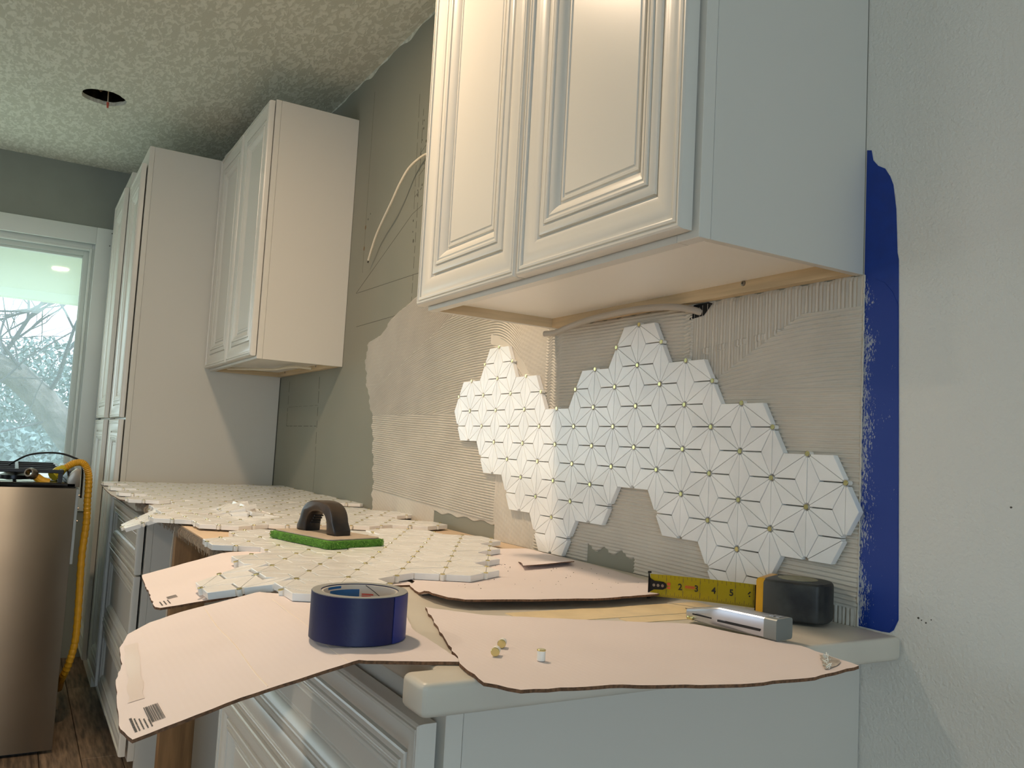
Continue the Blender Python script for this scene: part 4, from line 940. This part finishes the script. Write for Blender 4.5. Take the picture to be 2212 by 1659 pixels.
obj('seam_groove', MB().prism([kp(.020, -.0150, 0)[:2], kp(.122, -.0160, 0)[:2], kp(.122, -.0150, 0)[:2], kp(.020, -.0138, 0)[:2]], .0016, 'z', kz + .0085), darkmetal, g)
obj('blade_slot', MB().prism([kp(.060, -.0166, 0)[:2], kp(.121, -.0166, 0)[:2], kp(.121, -.0150, 0)[:2], kp(.060, -.0150, 0)[:2]], .0024, 'z', kz + .0072), black, g)
obj('latch', MB().box(*[v for v in (kp(.016, 0, 0)[0] - .004, kp(.016, 0, 0)[0] + .006)], kp(.016, -.0125, 0)[1] - .002, kp(.016, -.0125, 0)[1] + .002, kz + .001, kz + .0055, .001), brass, g, label='brass coloured thumb latch')
obj('blade_tip', MB().prism([kp(-.006, .003, 0)[:2], kp(.010, -.004, 0)[:2], kp(.010, .005, 0)[:2]], .0012, 'z', kz + .010), steel, g)
for a in (.128, .136): obj('top_clip', MB().prism([kp(a - .003, -.003, 0)[:2], kp(a + .002, -.003, 0)[:2], kp(a + .002, .008, 0)[:2], kp(a - .003, .008, 0)[:2]], .0012, 'z', kz + .0245), alum, g)

# ------------------------------------------------------------------ three loose studs
def loose(label, loc, rot):
    g = thing('loose_stud', label, 'stud', loc, 'loose mosaic studs on the cardboard'); g.rotation_euler = rot
    b = MB().lathe([(.0036, 0), (.0042, .0005), (.0042, .0098), (.004, .0100)], 0, 0, 24); me = bpy.data.meshes.new('resin_body'); b.bm.to_mesh(me); b.bm.free(); me.materials.append(studw); link(bpy.data.objects.new('resin_body', me), g)
    b = MB().lathe([(.0044, .0098), (.0045, .0102), (.0045, .0108), (.0040, .0112)], 0, 0, 24); me = bpy.data.meshes.new('brass_cap'); b.bm.to_mesh(me); b.bm.free(); me.materials.append(brass); link(bpy.data.objects.new('brass_cap', me), g)
loose('brass capped stud standing upright on the near cardboard', (.040, -.528, .0044), (0, 0, 0))
loose('brass capped stud lying on its side, nearer of the touching pair', (.003, -.5575, .0089), (R(90), 0, R(52)))
loose('brass capped stud lying on its side, farther of the touching pair', (-.026, -.5335, .0089), (R(90), 0, R(52)))
# ------------------------------------------------------------------ stove pulled out of its gap
RX = -2.612
g = thing('gas_range', 'stainless gas range pulled out of its gap below the window', 'stove', (-2.95, -1.12, -Z0))
brs = mat('brushed_range_steel', c(158, 153, 146), .42, metal=1, noise_amt=.06, nscale=3)
brs.node_tree.nodes['Principled BSDF'].inputs['Anisotropic'].default_value = .97
tgn = brs.node_tree.nodes.new('ShaderNodeCombineXYZ'); tgn.inputs[2].default_value = 1; brs.node_tree.links.new(tgn.outputs[0], brs.node_tree.nodes['Principled BSDF'].inputs['Tangent'])
obj('side_panel', MB().box(RX - .004, RX, -1.45, -.787, -Z0 + .012, -.004, .002), brs, g)
obj('body', MB().box(-3.36, RX - .004, -1.45, -.80, -Z0 + .04, -.004), mat('range_enamel', c(40, 40, 42), .4), g)
obj('back_sheet', MB().box(-3.35, RX - .002, -.80, -.778, -.27, -.006, .001, 1), mat('galvanised_back', c(150, 156, 156), .5, metal=.4), g)
for z in (-.03, -.075, -.12): obj('screw', MB().tube([(RX - .012, -.778, z), (RX - .012, -.774, z)], .004, 8), steel, g)
obj('cooktop', MB().box(-3.36, RX, -1.45, -.79, -.004, .014, .003), mat('black_glass', c(12, 12, 15), .12), g)
obj('end_cap', MB().prism([(-.818, .0), (-.778, .0), (-.778, .062), (-.790, .066), (-.806, .052), (-.817, .032)], .045, 'x', RX - .045, .0015), steel, g)
obj('backguard', MB().box(-3.36, RX - .046, -.815, -.785, .014, .055, .003), darkmetal, g)
gt = MB()
for y0, y1 in ((-1.43, -1.13), (-1.12, -.83)):
    for xx in (-3.30, -3.12, -2.94, -2.76, -2.64): gt.box(xx - .006, xx + .006, y0, y1, .045, .058, .002, 1)
    for yy in (y0 + .006, (y0 + y1) / 2, y1 - .006): gt.box(-3.30, -2.64, yy - .006, yy + .006, .045, .058, .002, 1)
    for xx in (-3.30, -2.64):
        for yy in (y0 + .01, y1 - .01): gt.box(xx - .007, xx + .007, yy - .007, yy + .007, .014, .046)
obj('grates', gt, mat('cast_iron', c(18, 18, 24), .45), g)
for y in (-1.3, -.98): obj('burner', MB().lathe([(.05, 0), (.05, .012), (.035, .018), (.03, .024), (.005, .026)], -2.85, y, 24, .014), darkmetal, g)
obj('foot_plinth', MB().box(-3.3, RX - .03, -1.4, -.83, -Z0, -Z0 + .04), black, g)
g = thing('gas_hose', 'yellow corrugated gas hose draped over the back of the range', 'hose', (-2.7, -.76, -.4))
yh = mat('yellow_hose', c(216, 160, 36), .42, noise_amt=.08, nscale=50)
pth = smooth([(-2.74, -.842, .045), (-2.75, -.820, .062), (-2.75, -.795, .079), (-2.75, -.768, .081), (-2.75, -.750, .060), (-2.75, -.741, .020), (-2.75, -.739, -.06), (-2.75, -.736, -.14), (-2.75, -.741, -.26), (-2.75, -.737, -.42), (-2.75, -.736, -.56), (-2.76, -.750, -.65), (-2.82, -.765, -.72), (-3.0, -.76, -.80)], 14)
obj('hose', MB().tube(pth, [.0125 + .0012 * math.sin(i * 2.2) for i in range(len(pth))], 12), yh, g)
obj('end_collar', MB().tube([(-2.72, -.862, .030), (-2.735, -.842, .047), (-2.745, -.826, .060)], [.019, .020, .014], 12), mat('yellow_collar', c(196, 176, 40), .5), g)
obj('elbow_end', MB().tube(smooth([(-2.64, -.873, .012), (-2.64, -.895, .018), (-2.64, -.915, .032)]), [.014] * 17, 12), yh, g)
obj('flare_fitting', MB().lathe([(.011, 0), (.019, 0), (.019, .018), (.015, .03), (.011, .03)], 0, 0, 20, 0, True).rot((0, 0, 0), 'X', R(60)) and (lambda m_: (bmesh.ops.translate(m_.bm, verts=m_.bm.verts, vec=(-2.635, -.925, .040)), m_)[1])(MB().lathe([(.011, 0), (.019, 0), (.019, .018), (.015, .03), (.011, .03)], 0, 0, 20, 0, True).rot((0, 0, 0), 'X', R(75)).rot((0, 0, 0), 'Z', R(60))), steel, g)
g = obj('power_cord', MB().tube(smooth([(-2.9, -1.0, .06), (-2.85, -.94, .10), (-2.83, -.86, .112), (-2.8, -.80, .10), (-2.79, -.765, .07), (-2.78, -.76, -.05)]), .0035, 8), black); tag(g, 'thin black cord arching above the range against the window', 'cord')

# lift everything so that the floor is at z = 0
for o in list(COL.objects):
    if o.parent is None and o.type in {'MESH', 'EMPTY'}: o.location.z += Z0
